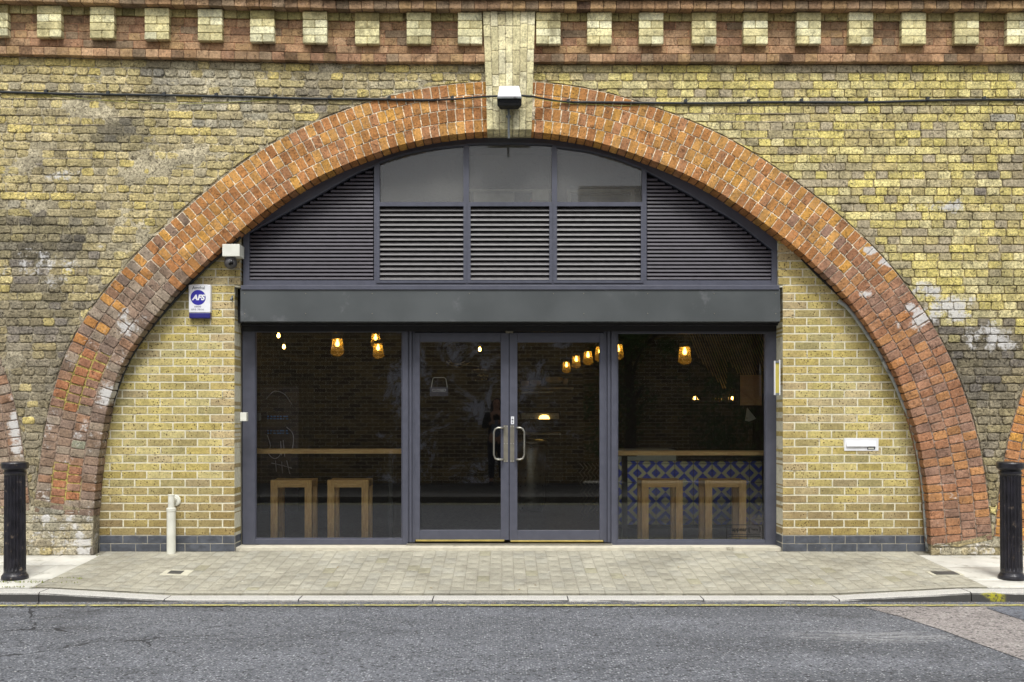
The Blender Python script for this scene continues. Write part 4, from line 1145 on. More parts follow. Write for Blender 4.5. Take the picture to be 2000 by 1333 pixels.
# drain pipe
pp = W(334.5, 1083, .09); pr = thing('drain_pipe', 'short white vent pipe standing against the yellow brick wall', 'pipe', (pp.x, .09, 0))
zc = lambda py: W(0, py, .09).z
f = MB(); f.lathe([(.040, -.005), (.040, zc(1000)), (.043, zc(999)), (.043, zc(993.5)), (.040, zc(992.5)), (.034, zc(992))], (pp.x, .09, 0), 28); f.build('sleeve', M['offwhite'], pr, smooth=False, bevel=0)
f = MB(); f.lathe([(.029, zc(994)), (.029, zc(969)), (.032, zc(968.5)), (.032, zc(966.5)), (.026, zc(966.2))], (pp.x, .09, 0), 24); f.tube([(pp.x, .09, zc(978)), (pp.x + .004, .13, zc(978)), (pp.x + .009, YI, zc(978))], .026, 16); f.build('upper_pipe', M['offwhite'], pr)
f = MB(); f.lathe([(.054, 0), (.054, -.01), (.044, -.015), (.03, -.016)], (pp.x + .010, YI - .001, zc(979)), 26, axis='y'); f.build('wall_flange', M['offwhite'], pr)
# trim strip along the right soffit, and the dark seal on the left
def trim(pts, y, r, mat, nm, lab, cat, dx=0):
    f = MB(); P = [W(a + dx, b, y) for a, b in catmull(pts, 6)]; f.tube(P, r, 8); return tag(f.build(nm, mat, smooth=True), lab, cat)
trim([(1640, 588), (1664, 608), (1712, 677), (1736, 722), (1750, 748), (1768, 792), (1782, 824), (1795, 880), (1806, 950), (1810, 1010), (1815, 1077)], .122, .018, M['trim'], 'edge_trim', 'grey metal trim strip between the right brick wall and the arch', 'trim strip', -3)
trim([(1566, 505), (1600, 540), (1642, 580), (1668, 606), (1716, 672), (1742, 722), (1757, 750), (1775, 792), (1789, 824), (1801, 880), (1811, 950), (1815, 1010), (1820, 1077)], .150, .014, M['black'], 'edge_seal', 'black seal strip along the right arch edge', 'seal strip')
trim([(190, 1080), (188, 1010), (192, 950), (201, 880), (211, 820), (228, 762), (256, 697), (300, 634), (350, 577), (400, 525), (440, 490), (470, 463)], .14, .016, M['cable'], 'edge_seal', 'black seal strip along the left arch edge', 'seal strip')

# ------------------------------------------------------------------ ground
ZR = -.150; YKB = -1.61
def zk(x):
    def s(a, b, x): return min(1, max(0, (x - a) / (b - a)))
    return -.078 - .054 * min(s(-3.48, -2.54, x), s(3.52, 2.54, x))
def zg(x, y):
    if y >= 0: return y * .09
    t = min(1, -y / 1.61); return zk(x) * t
def Mg(u, v, d): return (u, v, zg(u, v) - d)
XA, XB = -3.60, 3.74
pav = MB(); PC = [lin(c) for c in ((168, 164, 148), (165, 161, 145), (170, 166, 150), (166, 163, 149))]
x = XA; i = 0
while x < XB - .02:
    wd = min(.1, XB - x); y = -1.41 + (.1 if i % 2 else 0) - .2
    xs_ = x
    while y < .22:
        a, b = max(y, -1.305), min(y + .2, .215 if -2.43 < x < 2.5 else .165)
        if b - a > .02:
            pal = PC if rng.random() > .03 else [lin((160, 156, 134))]
            g = rng.uniform(.0004, .0016)
            brick(pav, Mg, x + g, x + wd - g, a + g, b - g, rng.uniform(0, .0012), .02, rng.choice(pal), 0, 0, j=.0005, bv=.0013, rad=.0012, jy=.0004, cv=.015)
        y += .2
    x += wd; i += 1
x = XA
while x < XB - .02:   # soldier row behind the kerb
    L = min(.2, XB - x); brick(pav, Mg, x + .0015, x + L - .0015, -1.405, -1.307, rng.uniform(0, .001), .02, rng.choice(PC), 0, 0, j=.0005, bv=.0013, rad=.0012, jy=.0004, cv=.015); x += L
n = 60; vs = []; fs = []
for i in range(n + 1):
    for k in range(9):
        xx = XA + (XB - XA) * i / n; yy = -1.41 + (1.75) * k / 8; vs.append((xx, yy, zg(xx, yy) - .0035))
for i in range(n):
    for k in range(8): fs.append((i * 9 + k, (i + 1) * 9 + k, (i + 1) * 9 + k + 1, i * 9 + k + 1))
pav.add(vs, fs, 1)
struct(pav.build('pavement', [M['paver'], M['joint']], smooth=True))
sl = MB()
def slabs(x0, x1, rows, lens):
    for (ya_, yb_), L0 in zip(rows, lens):
        x = x0
        while x < x1 - .02:
            L = min(L0, x1 - x)
            brick(sl, Mg, x + .003, x + L - .003, ya_ + .003, yb_ - .003, rng.uniform(0, .002), .03, (.5, .5, .5), 0, 0, j=.001, bv=.004, rad=.004, jy=.001); x += L
slabs(XL - 3, XA, ((-1.41, -1.06), (-1.06, -.45), (-.45, .02)), (.62, .9, .75))
slabs(XB, XR + 3, ((-1.41, -1.14), (-1.14, -.55), (-.55, .02)), (.9, 1.1, .8))
for x0, x1 in ((XL - 3, XA), (XB, XR + 3)):
    vs = []; fs = []
    for i in range(13):
        for k in range(5):
            xx = x0 + (x1 - x0) * i / 12; yy = -1.41 + 1.6 * k / 4; vs.append((xx, yy, zg(xx, yy) - .007))
    for i in range(12):
        for k in range(4): fs.append((i * 5 + k, (i + 1) * 5 + k, (i + 1) * 5 + k + 1, i * 5 + k + 1))
    sl.add(vs, fs, 1)
struct(sl.build('side_pavement', [M['slab'], M['joint']], smooth=True))
kb = MB(); K = [-9.2, -8.2, -7.2, -6.2, -5.25, -4.3, -3.48, -2.54, -1.53, -.52, .50, 1.52, 2.54, 3.53, 4.5, 5.5, 6.5, 7.5, 8.5, 9.2]
for a, b in zip(K[:-1], K[1:]):
    m = 6
    for q in range(1):
        yw = .97 if a > 3.4 and a < 3.6 else 0
        wf = (lambda p: 1.0 * max(0, 1 - ((p[0] - 3.70) / .09) ** 2 - ((p[2] + .105) / .035) ** 2) if p[2] < -.07 else max(0, .6 - abs(p[0] - 3.6) * 3) * .6) if yw else 0.0
        # one stone: stepped in x so that its top follows the dropped kerb
        xs_ = [a + .004 + (b - a - .008) * t / m for t in range(m + 1)]
        prof = [(-1.415, -.12), (-1.415, -.003), (-1.420, 0), (YKB + .02, 0), (YKB + .006, -.005), (YKB, -.016), (YKB - .004, -.30)]
        vs = []; fs = []
        for xx in xs_:
            for (yy, dz) in prof:
                vs.append((xx, yy + rng.uniform(-.001, .001), (zk(xx) + dz) if dz > -.25 else ZR - .05))
        P_ = len(prof)
        for t in range(m):
            for k in range(P_ - 1): fs.append((t * P_ + k, t * P_ + k + 1, (t + 1) * P_ + k + 1, (t + 1) * P_ + k))
        fs.append(tuple(range(P_))[::-1]); fs.append(tuple(m * P_ + k for k in range(P_)))
        kb.add(vs, fs, 0, (.5, .5, .5), [wf(p) for p in vs] if callable(wf) else 0.0)
struct(kb.build('kerb', [M['granite']]))
def sheet(name, poly, z, mat):
    mb = MB(); mb.add([(a, b, z) for a, b in poly], [tuple(range(len(poly)))]); return struct(mb.build(name, mat))
sheet('ground', [(-120, -120), (120, -120), (120, 120), (-120, 120)], -.32, M['joint'])
sheet('road', [(-40, -7.2), (40, -7.2), (40, YKB + .03), (-40, YKB + .03)], ZR, M['asphalt'])
def gp(px, py): d = FPX * (H - ZR) / (py - CY); return ((px - CX) * d / FPX, d - D0)
# worn older surface on the right and its grey reinstatement
sheet('worn_road_patch', [gp(1688, 1187.5), gp(1760, 1206), gp(1840, 1232), gp(1920, 1262), gp(2060, 1312), gp(2500, 1420), (12, -1.80), (12, -1.66), (6, -1.68), gp(1800, 1183.5)], ZR + .004, M['asphalt_pink'])
sheet('grey_road_patch', [gp(1925, 1189), gp(1960, 1201), gp(2010, 1217), gp(2120, 1245), (9, -2.3), (9, -1.83), gp(2010, 1184.5)], ZR + .008, M['asphalt_grey'])
vs = []; fs = []; n = 120
for i in range(n + 1):
    x = -12 + 24 * i / n; o_ = .012 * nz(x, 0, .8, 4) + .02 * sm(-2.5, -4.5, x) * -1
    vs += [(x, -1.845 + o_, ZR + .012), (x, -1.79 + o_, ZR + .012)]
    if i: fs.append((2 * i - 2, 2 * i, 2 * i + 1, 2 * i - 1))
m_ = MB(); m_.add(vs, fs); struct(m_.build('yellow_line', M['yline']))
for yy in (-6.98, -6.80):
    sheet('yellow_line', [(-30, yy), (30, yy), (30, yy + .07), (-30, yy + .07)], ZR + .004, M['yline'])
# loose grit against the kerb
g = MB()
for _ in range(1500):
    x = rng.uniform(-4.6, 4.7); y = YKB - .012 - abs(rng.gauss(0, .045)); s_ = rng.uniform(.003, .009)
    if y < -1.76: continue
    t = [rng.uniform(.6, 1) * s_ for _ in range(5)]
    g.add([(x - t[0], y, ZR), (x, y - t[1], ZR), (x + t[2], y, ZR), (x, y + t[3], ZR), (x, y, ZR + t[4])], [(0, 1, 4), (1, 2, 4), (2, 3, 4), (3, 0, 4)])
tag(g.build('gravel', simple('road_grit', (128, 120, 112), .9, var=.5, vs=60)), 'loose grit along the foot of the kerb', 'gravel', kind='stuff')
# covers
def cover(x, y, wx, wy, ix, iy, lab, dx=0):
    root = thing('access_cover', lab, 'access cover', (x, y, zg(x, y)))
    f = MB(); z = zg(x, y); vs = [(x + sx * wx / 2, y + sy * wy / 2, zg(x + sx * wx / 2, y + sy * wy / 2) + .003) for sx, sy in ((-1, -1), (1, -1), (1, 1), (-1, 1))]
    lo = [(a, b, c_ - .03) for a, b, c_ in vs]; f.add(vs + lo, [(0, 1, 2, 3), (0, 4, 5, 1), (1, 5, 6, 2), (2, 6, 7, 3), (3, 7, 4, 0)]); f.build('surround', M['coverframe'], root)
    f = MB(); x += dx; vs = [(x + sx * ix / 2, y + sy * iy / 2, zg(x + sx * ix / 2, y + sy * iy / 2) + .007) for sx, sy in ((-1, -1), (1, -1), (1, 1), (-1, 1))]
    lo = [(a, b, c_ - .02) for a, b, c_ in vs]; f.add(vs + lo, [(0, 1, 2, 3), (0, 4, 5, 1), (1, 5, 6, 2), (2, 6, 7, 3), (3, 7, 4, 0)]); f.build('lid', M['cover'], root)
cover(-2.70, -.72, .23, .20, .11, .11, 'small square drain cover in the pavers below the white pipe', -.01)
cover(3.63, -.86, .26, .15, .19, .13, 'rectangular iron cover in the pavers near the right bollard')

lf = simple('dry_leaf', (150, 120, 62), .8, var=.3)
for k_, (px, py) in enumerate(((842, 1152), (1014, 1158), (1045, 1146), (1222, 1124), (660, 1105), (1325, 1105), (1585, 1148), (1880, 1187))):
    yy = max(-1.3, -.5 - (py - 1105) * .016); d = D0 + yy; x = (px - CX) * d / FPX; z = zg(x, yy) + .002; a = rng.uniform(0, 3)
    if k_ == 7: yy = -1.70; z = ZR + .003; x = 3.52
    L_ = rng.uniform(.010, .02); c_, s_ = math.cos(a), math.sin(a); g = MB()
    g.add([(x - c_ * L_, yy - s_ * L_, z), (x - s_ * L_ * .4, yy + c_ * L_ * .4, z + .004), (x + c_ * L_, yy + s_ * L_, z + .002), (x + s_ * L_ * .4, yy - c_ * L_ * .4, z + .004)], [(0, 3, 2, 1)])
    tag(g.build('fallen_leaf', lf if k_ != 6 else M['white']), 'tiny dry leaf lying on the pavers' if k_ < 6 else ('scrap of white paper on the pavers near the kerb' if k_ == 6 else 'tiny dry leaf lying in the gutter below the yellow kerb mark'), 'leaf' if k_ != 6 else 'litter', 'dry leaves scattered on the pavement' if k_ < 6 else None)
# ------------------------------------------------------------------ bollards
def bollard(x, y, lab, lean):
    z = zg(x, y) - .004; root = thing('bollard', lab, 'bollard', (x, y, z), 'fluted bollards on the pavement')
    f = MB(); f.lathe([(.104, 0), (.104, .018), (.100, .032), (.090, .044), (.086, .055)], (x, y, z), 48, lean=lean); f.build('base', M['cast'], root)
    f = MB(); prof = [(.083, .05), (.084, .07), (.084, .10)] + [(.084 - .004 * k / 10, .10 + .72 * k / 10) for k in range(1, 11)] + [(.080, .835)]
    f.lathe(prof, (x, y, z), 180, flute=18, fr=.011, lean=lean, fz=(.08, .825)); f.build('shaft', M['cast'], root, smooth=False)
    f = MB(); f.lathe([(.078, .835), (.086, .845), (.086, .858), (.080, .864), (.080, .872), (.100, .884), (.104, .892), (.104, .925), (.100, .934), (.05, .940), (.004, .942)], (x, y, z), 48, lean=lean); f.build('cap', M['cast'], root)
bollard(-3.895, -1.07, 'fluted black cast iron bollard standing before the old pale footing stones', (0, 0))
bollard(4.075, -1.08, 'fluted black cast iron bollard leaning slightly, beside the red arch foot', (-.012, 0))
mo = MB()
for (cx, cy, rx, ry, n_) in ((-3.72, -1.22, .28, .03, 90), (-4.0, -1.20, .15, .03, 60), (-3.45, -1.05, .10, .02, 30), (-3.75, -1.405, .12, .012, 30), (-3.62, -.02, .01, .01, 6)):
    for _ in range(n_):
        x = cx + rng.gauss(0, .5) * rx; y = cy + rng.gauss(0, .5) * ry; z = zg(x, y); h = rng.uniform(.003, .014); w_ = rng.uniform(.003, .008)
        a = rng.uniform(0, 3.1); dx, dy = math.cos(a) * w_, math.sin(a) * w_
        mo.add([(x - dx, y - dy, z - .002), (x + dx, y + dy, z - .002), (x + rng.uniform(-.01, .01), y + rng.uniform(-.01, .01), z + h)], [(0, 1, 2)])
tag(mo.build('moss', M['moss']), 'tufts of moss and weed in the joints by the left bollard', 'moss', kind='stuff')

# ------------------------------------------------------------------ interior
def room():
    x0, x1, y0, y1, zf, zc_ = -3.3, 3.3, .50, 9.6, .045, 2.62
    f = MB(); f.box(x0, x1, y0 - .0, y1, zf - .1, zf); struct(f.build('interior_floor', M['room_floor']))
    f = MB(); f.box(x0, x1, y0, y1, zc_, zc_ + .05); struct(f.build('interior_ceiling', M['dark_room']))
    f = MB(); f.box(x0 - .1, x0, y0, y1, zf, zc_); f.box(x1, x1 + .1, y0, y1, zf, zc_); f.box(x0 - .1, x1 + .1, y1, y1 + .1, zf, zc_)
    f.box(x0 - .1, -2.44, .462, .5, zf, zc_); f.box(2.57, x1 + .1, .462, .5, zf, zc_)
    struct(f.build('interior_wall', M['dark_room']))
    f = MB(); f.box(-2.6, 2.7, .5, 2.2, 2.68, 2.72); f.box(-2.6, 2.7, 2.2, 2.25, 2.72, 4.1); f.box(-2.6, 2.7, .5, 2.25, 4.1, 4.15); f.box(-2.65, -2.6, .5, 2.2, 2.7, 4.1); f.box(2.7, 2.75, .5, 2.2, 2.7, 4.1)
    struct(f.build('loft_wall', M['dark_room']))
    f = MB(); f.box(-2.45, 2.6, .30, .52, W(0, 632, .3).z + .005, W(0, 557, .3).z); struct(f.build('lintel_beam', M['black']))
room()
# things behind the dusty upper panes
f = MB(); f.pbox(905, 370, 1076, 374, .8, .05); f.pbox(1040, 374, 1072, 392, .78, .3); f.pbox(925, 376, 1004, 396, .85, .3)
tag(f.build('air_duct', simple('duct_sheet', (206, 200, 180), .5)), 'pale metal duct behind the middle dusty pane', 'duct')
f = MB(); f.pbox(1108, 370, 1240, 376, .8, .05); f.pbox(1108, 376, 1116, 396, .8, .05); f.pbox(1232, 376, 1240, 396, .8, .05)
tag(f.build('duct_frame', simple('duct_frame_sheet', (190, 186, 170), .5)), 'pale metal frame behind the right dusty pane', 'duct')
f = MB(); c = W(1037, 391, .70); f.prism([(c.x - .016, c.z - .016), (c.x + .016, c.z - .016), (c.x, c.z + .018)], .70, .703); tag(f.build('warning_sign', simple('red_warning_sticker', (170, 50, 36), .5)), 'tiny red triangular warning sticker behind the middle dusty pane', 'sticker')
# pendants
pend = {}
def pendant(px, py, wpx, lab, ceil=2.62):
    d = FPX * .142 / wpx; y = d - D0
    c = W(px, py, y); k = .142 / 2 / .071
    root = thing('pendant_lamp', lab, 'pendant lamp', tuple(c), 'amber glass pendant lamps')
    if 'j' not in pend:
        f = MB(); f.lathe([(.048, .062), (.052, .05), (.071, -.085), (.064, -.092), (.03, -.115), (.006, -.12)], (0, 0, 0), 20); a = f.build('lamp_shade', M['jar'], None, smooth=False)
        f = MB(); f.lathe([(.052, .062), (.056, .066), (.056, .098), (.046, .104), (.012, .108), (.01, .115)], (0, 0, 0), 20); b = f.build('lamp_holder', M['steel_plate'], None)
        f = MB(); f.lathe([(.002, -.03), (.013, -.026), (.021, -.010), (.021, .004), (.012, .02), (.010, .045)], (0, 0, .012), 14); e = f.build('bulb', M['bulb'], None, smooth=True)
        f = MB(); f.tube([(0, 0, .1), (0, 0, .95)], .004, 6); h = f.build('cord', M['cable'], None)
        pend['j'] = [a, b, e, h]; use = pend['j']
    else:
        use = []
        for q in pend['j']: o = q.copy(); C.objects.link(o); use.append(o)
    for o in use: o.parent = root; o.location = (0, 0, 0)
    use[3].scale = (1, 1, max(.1, (ceil - c.z) / .95))
for a in ((659, 674, 27, 'nearest amber glass pendant lamp in the left window'), (733.5, 662, 21, 'amber pendant lamp half hidden behind another at the top of the left window'), (738.5, 682, 22.5, 'lower pendant lamp of the overlapping pair in the left window'),
          (1106.5, 715, 17.3, 'farthest and lowest pendant lamp in the row seen through the right door'), (1125.5, 704, 18.9, 'second farthest pendant lamp in the row seen through the right door'), (1148.5, 696, 20.6, 'third pendant lamp in the row, near the right door stile'),
          (1172, 688, 22.4, 'pendant lamp partly hidden by the right door frame'), (1207, 684, 23.5, 'pendant lamp cut by the left frame of the right window'), (1337.5, 690, 27, 'nearest amber glass pendant lamp in the right window')):
    pendant(*a)
bb = []
for px, py, y, lab in ((544, 655, 3.5, 'upper small bare bulb in the left window'), (554.5, 677, 5.0, 'lower small bare bulb in the left window'), (937, 682, 5.5, 'small bare bulb seen through the left door')):
    c = W(px, py, y); root = thing('bare_bulb', lab, 'light bulb', tuple(c), 'bare filament bulbs')
    if not bb:
        f = MB(); f.lathe([(.003, -.034), (.013, -.028), (.020, -.012), (.018, .004), (.010, .024)], (0, 0, 0), 12); a = f.build('bulb', M['bulb'], None, smooth=True)
        f = MB(); f.lathe([(.02, .028), (.02, .055), (.01, .06)], (0, 0, 0), 10); b = f.build('lamp_holder', M['brass'], None)
        f = MB(); f.tube([(0, 0, .05), (0, 0, .65)], .003, 6); h = f.build('cord', M['cable'], None); bb = [a, b, h]; use = bb
    else:
        use = []
        for q in bb: o = q.copy(); C.objects.link(o); use.append(o)
    for o in use: o.parent = root; o.location = (0, 0, 0)
# bar shelves
ysf = .62
bs = thing('bar_shelf', 'long oak bar shelf across the left window with two stools under it', 'bar shelf', tuple(W(640, 882, .7)))
f = MB(); a = W(480, 886.5, ysf); b = W(803, 878, ysf); f.box(a.x, b.x, ysf, ysf + .32, a.z, b.z); f.build('shelf_top', M['wood'], bs, bevel=.002)
f = MB(); c = W(765, 900, .9); f.box(c.x - .02, c.x + .02, .78, .82, .045, a.z); c = W(490, 900, .9); f.box(c.x - .02, c.x + .02, .78, .82, .045, a.z); f.build('shelf_post', M['cable'], bs)
bs = thing('bar_shelf', 'long oak bar shelf across the right window on a black post', 'bar shelf', tuple(W(1350, 885, .7)))
f = MB(); a = W(1190, 890, ysf); b = W(1512, 882, ysf); f.box(a.x, b.x, ysf, ysf + .32, a.z, b.z); f.build('shelf_top', M['wood'], bs, bevel=.002)
f = MB(); c0 = W(1215, 900, .78); c1 = W(1225.5, 900, .78); f.box(c0.x, c1.x, .78, .83, .06, a.z); f.box(c0.x - .06, c1.x + .08, .7, .9, a.z - .012, a.z); f.box(c0.x - .1, c1.x + .1, .6, 1.0, .046, .06); f.build('shelf_post', M['cable'], bs)
proto = None
def stool(px0, px1, pyt, lab):
    global proto
    y = .66; a = W(px0, 1053, y); b = W(px1, pyt, y); xc = (a.x + b.x) / 2; w2 = .197; zt = b.z - .047
    if proto is None:
        root = thing('bar_stool', lab, 'bar stool', (xc, y + .18, .046), 'square oak bar stools'); t = .068
        L = root.location
        f = MB(); f.box(-w2 + t, w2 - t, -.175, -.115, zt - .07, zt - .002); f.box(-w2 + t, w2 - t, .115, .175, zt - .07, zt - .002); f.box(-w2 + .004, -w2 + t - .004, -.11, .11, zt - .07, zt - .004); f.box(w2 - t + .004, w2 - .004, -.11, .11, zt - .07, zt - .004); o = f.build('seat_frame', M['wood'], None, bevel=.002); o.parent = root
        f = MB(); f.box(-w2 + t, w2 - t, -.113, .113, zt - .03, zt - .006); o = f.build('seat', M['wood'], None, bevel=.002); o.parent = root
        for sx in (-1, 1):
            for sy in (-1, 1):
                f = MB(); xa, xb = sorted((sx * w2, sx * (w2 - t))); ya_, yb_ = sorted((sy * .18, sy * .112)); f.box(xa, xb, ya_, yb_, 0, zt); o = f.build('leg', M['wood_v'], None, bevel=.002); o.parent = root
        for o in [k for k in bpy.data.objects if k.parent == root]: o.location = (0, 0, 0)
        proto = root
    else:
        root = copy_tree(proto); root.location = (xc, y + .18, .046); root['label'] = lab
stool(528, 609, 938, 'leftmost oak bar stool in the left window'); stool(639, 720, 938, 'oak bar stool in the left window next to the door side')
stool(1253, 1334, 942.5, 'oak bar stool in the right window next to the black post'); stool(1377, 1458, 942.5, 'rightmost oak bar stool, behind the black window sticker')
# tiled counter
yt = 1.95
ct = thing('bar_counter', 'bar counter faced with blue and cream diamond tiles behind the right window', 'counter', (2.2, 2.3, .045))
a = W(1192, 1025, yt); b = W(1488, 901, yt)
f = MB(); f.box(a.x, b.x, yt, yt + .5, a.z, b.z); f.build('tiled_front', M['tile'], ct)
f = MB(); f.box(a.x + .02, b.x - .02, yt + .05, yt + .48, .045, a.z); f.build('plinth', M['black'], ct)
f = MB(); e = W(1320, 879, yt); f.box(a.x, e.x, yt - .03, yt + .55, b.z + .003, e.z); f.build('worktop', simple('pale_worktop', (176, 182, 170), .4, var=.05), ct, bevel=.004)
f = MB(); f.box(e.x, b.x + .1, yt - .03, yt + .5, b.z + .003, b.z + .05); f.build('bar_top', M['black'], ct)
# steel vat and kitchen line, dim behind the right door
yv = 4.2
v = thing('steel_vat', 'tall brushed steel vat seen through the right door', 'vat', tuple(W(1036, 955, yv)))
c = W(1038, 955, yv); pz = lambda p: W(0, p, yv).z - .045
f = MB(); f.lathe([(.13, 0), (.15, .04), (.17, .14), (.165, .4), (.185, pz(872)), (.17, pz(868))], (c.x, yv, .045), 40); f.build('body', M['steel'], v, smooth=True)
f = MB(); f.lathe([(.20, pz(869)), (.21, pz(867)), (.21, pz(862)), (.19, pz(860)), (.05, pz(858))], (c.x, yv, .045), 40); f.build('lid', M['steel'], v, smooth=True)
yo = 5.2
v = thing('extractor_unit', 'steel kitchen unit with a lit warming lamp behind the right door', 'kitchen unit', tuple(W(1060, 850, yo)))
f = MB(); f.pbox(1018, 807, 1092, 819, yo, .5); f.build('hood', M['steel'], v, bevel=.004)
f = MB(); f.pbox(1022, 846, 1096, 850, yo, .5); f.pbox(1018, 765, 1080, 768, yo, .4); f.build('shelf', M['steel'], v)
f = MB(); f.pbox(1020, 850, 1100, 940, yo + .1, .4); f.build('cabinet', M['room_floor'], v)
f = MB(); c = W(1063, 816, yo - .02); f.lathe([(.075, -.02), (.06, .02), (.03, .035)], (c.x, c.y, c.z), 16); f.build('warming_lamp', M['warm_lamp'], v)
f = MB()
for px, py, r_ in ((1026, 750, .06), (1046, 748, .08), (1072, 742, .05), (1086, 742, .10), (1104, 745, .04)):
    c = W(px, py, 5.4); f.lathe([(r_ * .6, 0), (r_, .03), (r_ * .9, .07), (r_ * .4, .08)], (c.x, c.y, c.z - .04), 14)
f.box(W(1015, 0, 5.4).x, W(1120, 0, 5.4).x, 5.3, 5.6, W(0, 756, 5.4).z - .03, W(0, 756, 5.4).z - .01)
tag(f.build('crockery_shelf', simple('pale_crockery', (180, 178, 170), .4)), 'shelf of pale bowls above the kitchen unit', 'shelf')
# back wall of bare brick seen through the left door and corrugated lining on the right
f = MB()
for i in range(46):
    x = 1.35 + i * .042; f.box(x, x + .022, 3.2 + .2, 6.4, 2.58, 2.60)
f2 = MB()
for i in range(34):   # slanting reeds, each with its own thickness
    t = i / 33; z1 = W(0, 648, 3.2).z; a = W(1345 + 165 * t, 648, 3.2).x; zb_ = W(0, 700 + 62 * (1 - abs(((t * 3) % 1) * 2 - 1)) + 20 * t, 3.2).z; b_ = a + (z1 - zb_) * .38
    f2.tube([(a, 3.2, z1), (b_, 3.2, zb_)], .006, 5)
tag(f2.build('corrugated_screen', M['wroof']), 'slanting reed screen high up behind the right window', 'screen')
f = MB(); f.pbox(1330, 785, 1440, 790, 3.0, .2); sh_ = thing('glass_shelf', 'bar shelf with glowing glasses behind the right window', 'shelf', tuple(W(1390, 790, 3.1))); f.build('shelf_board', M['black'], sh_)
for px, h_ in ((1350, .07), (1357, .09), (1366, .06), (1392, .08), (1399, .09), (1406, .08), (1413, .10), (1420, .16), (1427, .17), (1434, .15)):
    c = W(px, 785, 3.05); f = MB(); f.lathe([(.013, 0), (.016, .01), (.019, h_)], (c.x, c.y, c.z), 10); f.build('drinking_glass', M['clear_glass'], sh_, smooth=True)
f = MB()
for px in (1357, 1430): c = W(px, 778, 3.12); f.lathe([(.004, -.018), (.011, -.012), (.011, .012), (.004, .018)], tuple(c), 10)
f.build('shelf_light', M['shelf_light'], sh_)
f = MB(); f.pbox(1446, 733, 1488, 792, 1.9, .01); pf = f.build('paper_notice', M['paper']); tag(pf, 'blank tan paper sheet hanging at the edge of the right window', 'notice')
f = MB(); a = W(1456, 797, 1.9); b = W(1477, 822, 1.9); f.prism([(a.x, b.z), (a.x + .04, b.z - .01), (b.x, b.z + .02), (a.x + .02, a.z)], 1.9, 1.92); tag(f.build('folded_cloth', M['offwhite']), 'folded white cloth hanging below the tan paper sheet', 'cloth')
# chalk board in the left window
cb = thing('chalk_board', 'tall dark chalk board with scrawled drawing inside the left window', 'chalkboard', tuple(W(548, 840, 1.3)))
f = MB(); f.pbox(508, 755, 583, 1000, 1.3, .03); f.build('board', M['chalk'], cb, bevel=.003)
f = MB()
def sc_(pts, r_=.004, mi=0): f.tube([W(a, b, 1.295) for a, b in catmull(pts, 5)], r_, 5, mi)
sc_([(522, 850), (528, 870), (524, 885), (535, 896), (545, 892), (550, 880)]); sc_([(560, 835), (572, 848), (572, 872), (566, 884), (556, 880)]); sc_([(548, 862), (550, 890)]); sc_([(553, 860), (556, 892)])
sc_([(530, 905), (545, 908), (570, 915)]); sc_([(538, 900), (540, 922)]); sc_([(550, 902), (552, 925)]); sc_([(560, 900), (566, 926)]); sc_([(520, 780), (535, 765), (555, 770), (570, 790)])
f.build('chalk_drawing', M['chalkline'], cb)
for yy in (815, 819.5, 843, 848):
    f = MB()
    for q in range(7):
        x_ = 522 + q * 6 + rng.uniform(-1, 1); f.pbox(x_, yy - 2.5, x_ + rng.uniform(2.5, 5), yy, 1.294, .002)
    f.build('chalk_writing', M['chalkblue'], cb)
# CLOSED sign on the door
yd_ = YW + .024
cs = thing('door_sign', 'small grey sign hanging by cord inside the left glass door', 'sign', tuple(W(857, 765, yd_ + .02)))
ysn = YW + .052
f = MB(); f.pbox(839.5, 756, 875, 774, ysn, .003); f.build('plate', M['clearsign'], cs)
c = W(857.5, 763, ysn); text('CLOSED', .036, c.x, ysn - .001, c.z, M['signtext'], cs)
f = MB(); f.tube([W(842.5, 757, ysn), W(845.5, 740, ysn), W(848, 738, ysn), W(868, 738, ysn), W(871, 741, ysn), W(873.5, 757, ysn)], .003, 6); f.build('cord', M['offwhite'], cs)
f = MB()
for px in (845, 870):
    c = W(px, 736, ysn); f.lathe([(.013, 0), (.010, .003), (.004, .006)], (c.x, ysn - .009, c.z), 14, axis='y')
f.build('suction_cup', M['clear_glass'], cs)
# window sticker
st = thing('window_sticker', 'black outlined vinyl sticker in the lower corner of the right window', 'sticker', tuple(W(1454, 1040, YW)))
yk_ = YW + .0335
f = MB()
for a, b, c_, d_ in ((1419, 1025, 1490, 1026.2), (1419, 1054.5, 1490, 1055.7), (1419, 1026.2, 1420.2, 1054.5), (1488.8, 1026.2, 1490, 1054.5), (1424, 1043.5, 1486, 1044.6), (1424, 1048, 1486, 1049)): f.pbox(a, b, c_, d_, yk_, .001)
f.build('outline', M['vinyl'], st)
c = W(1444, 1034.5, yk_); text('appear', .052, c.x, yk_, c.z, M['vinyl'], st, off=.0015)
c = W(1463.5, 1034.5, yk_); text('[', .055, c.x, yk_, c.z, M['vinyl'], st, off=.001); c = W(1484.5, 1034.5, yk_); text(']', .055, c.x, yk_, c.z, M['vinyl'], st, off=.001)
c = W(1474, 1034.5, yk_); text('here', .032, c.x, yk_, c.z, M['vinyl'], st, off=.001)
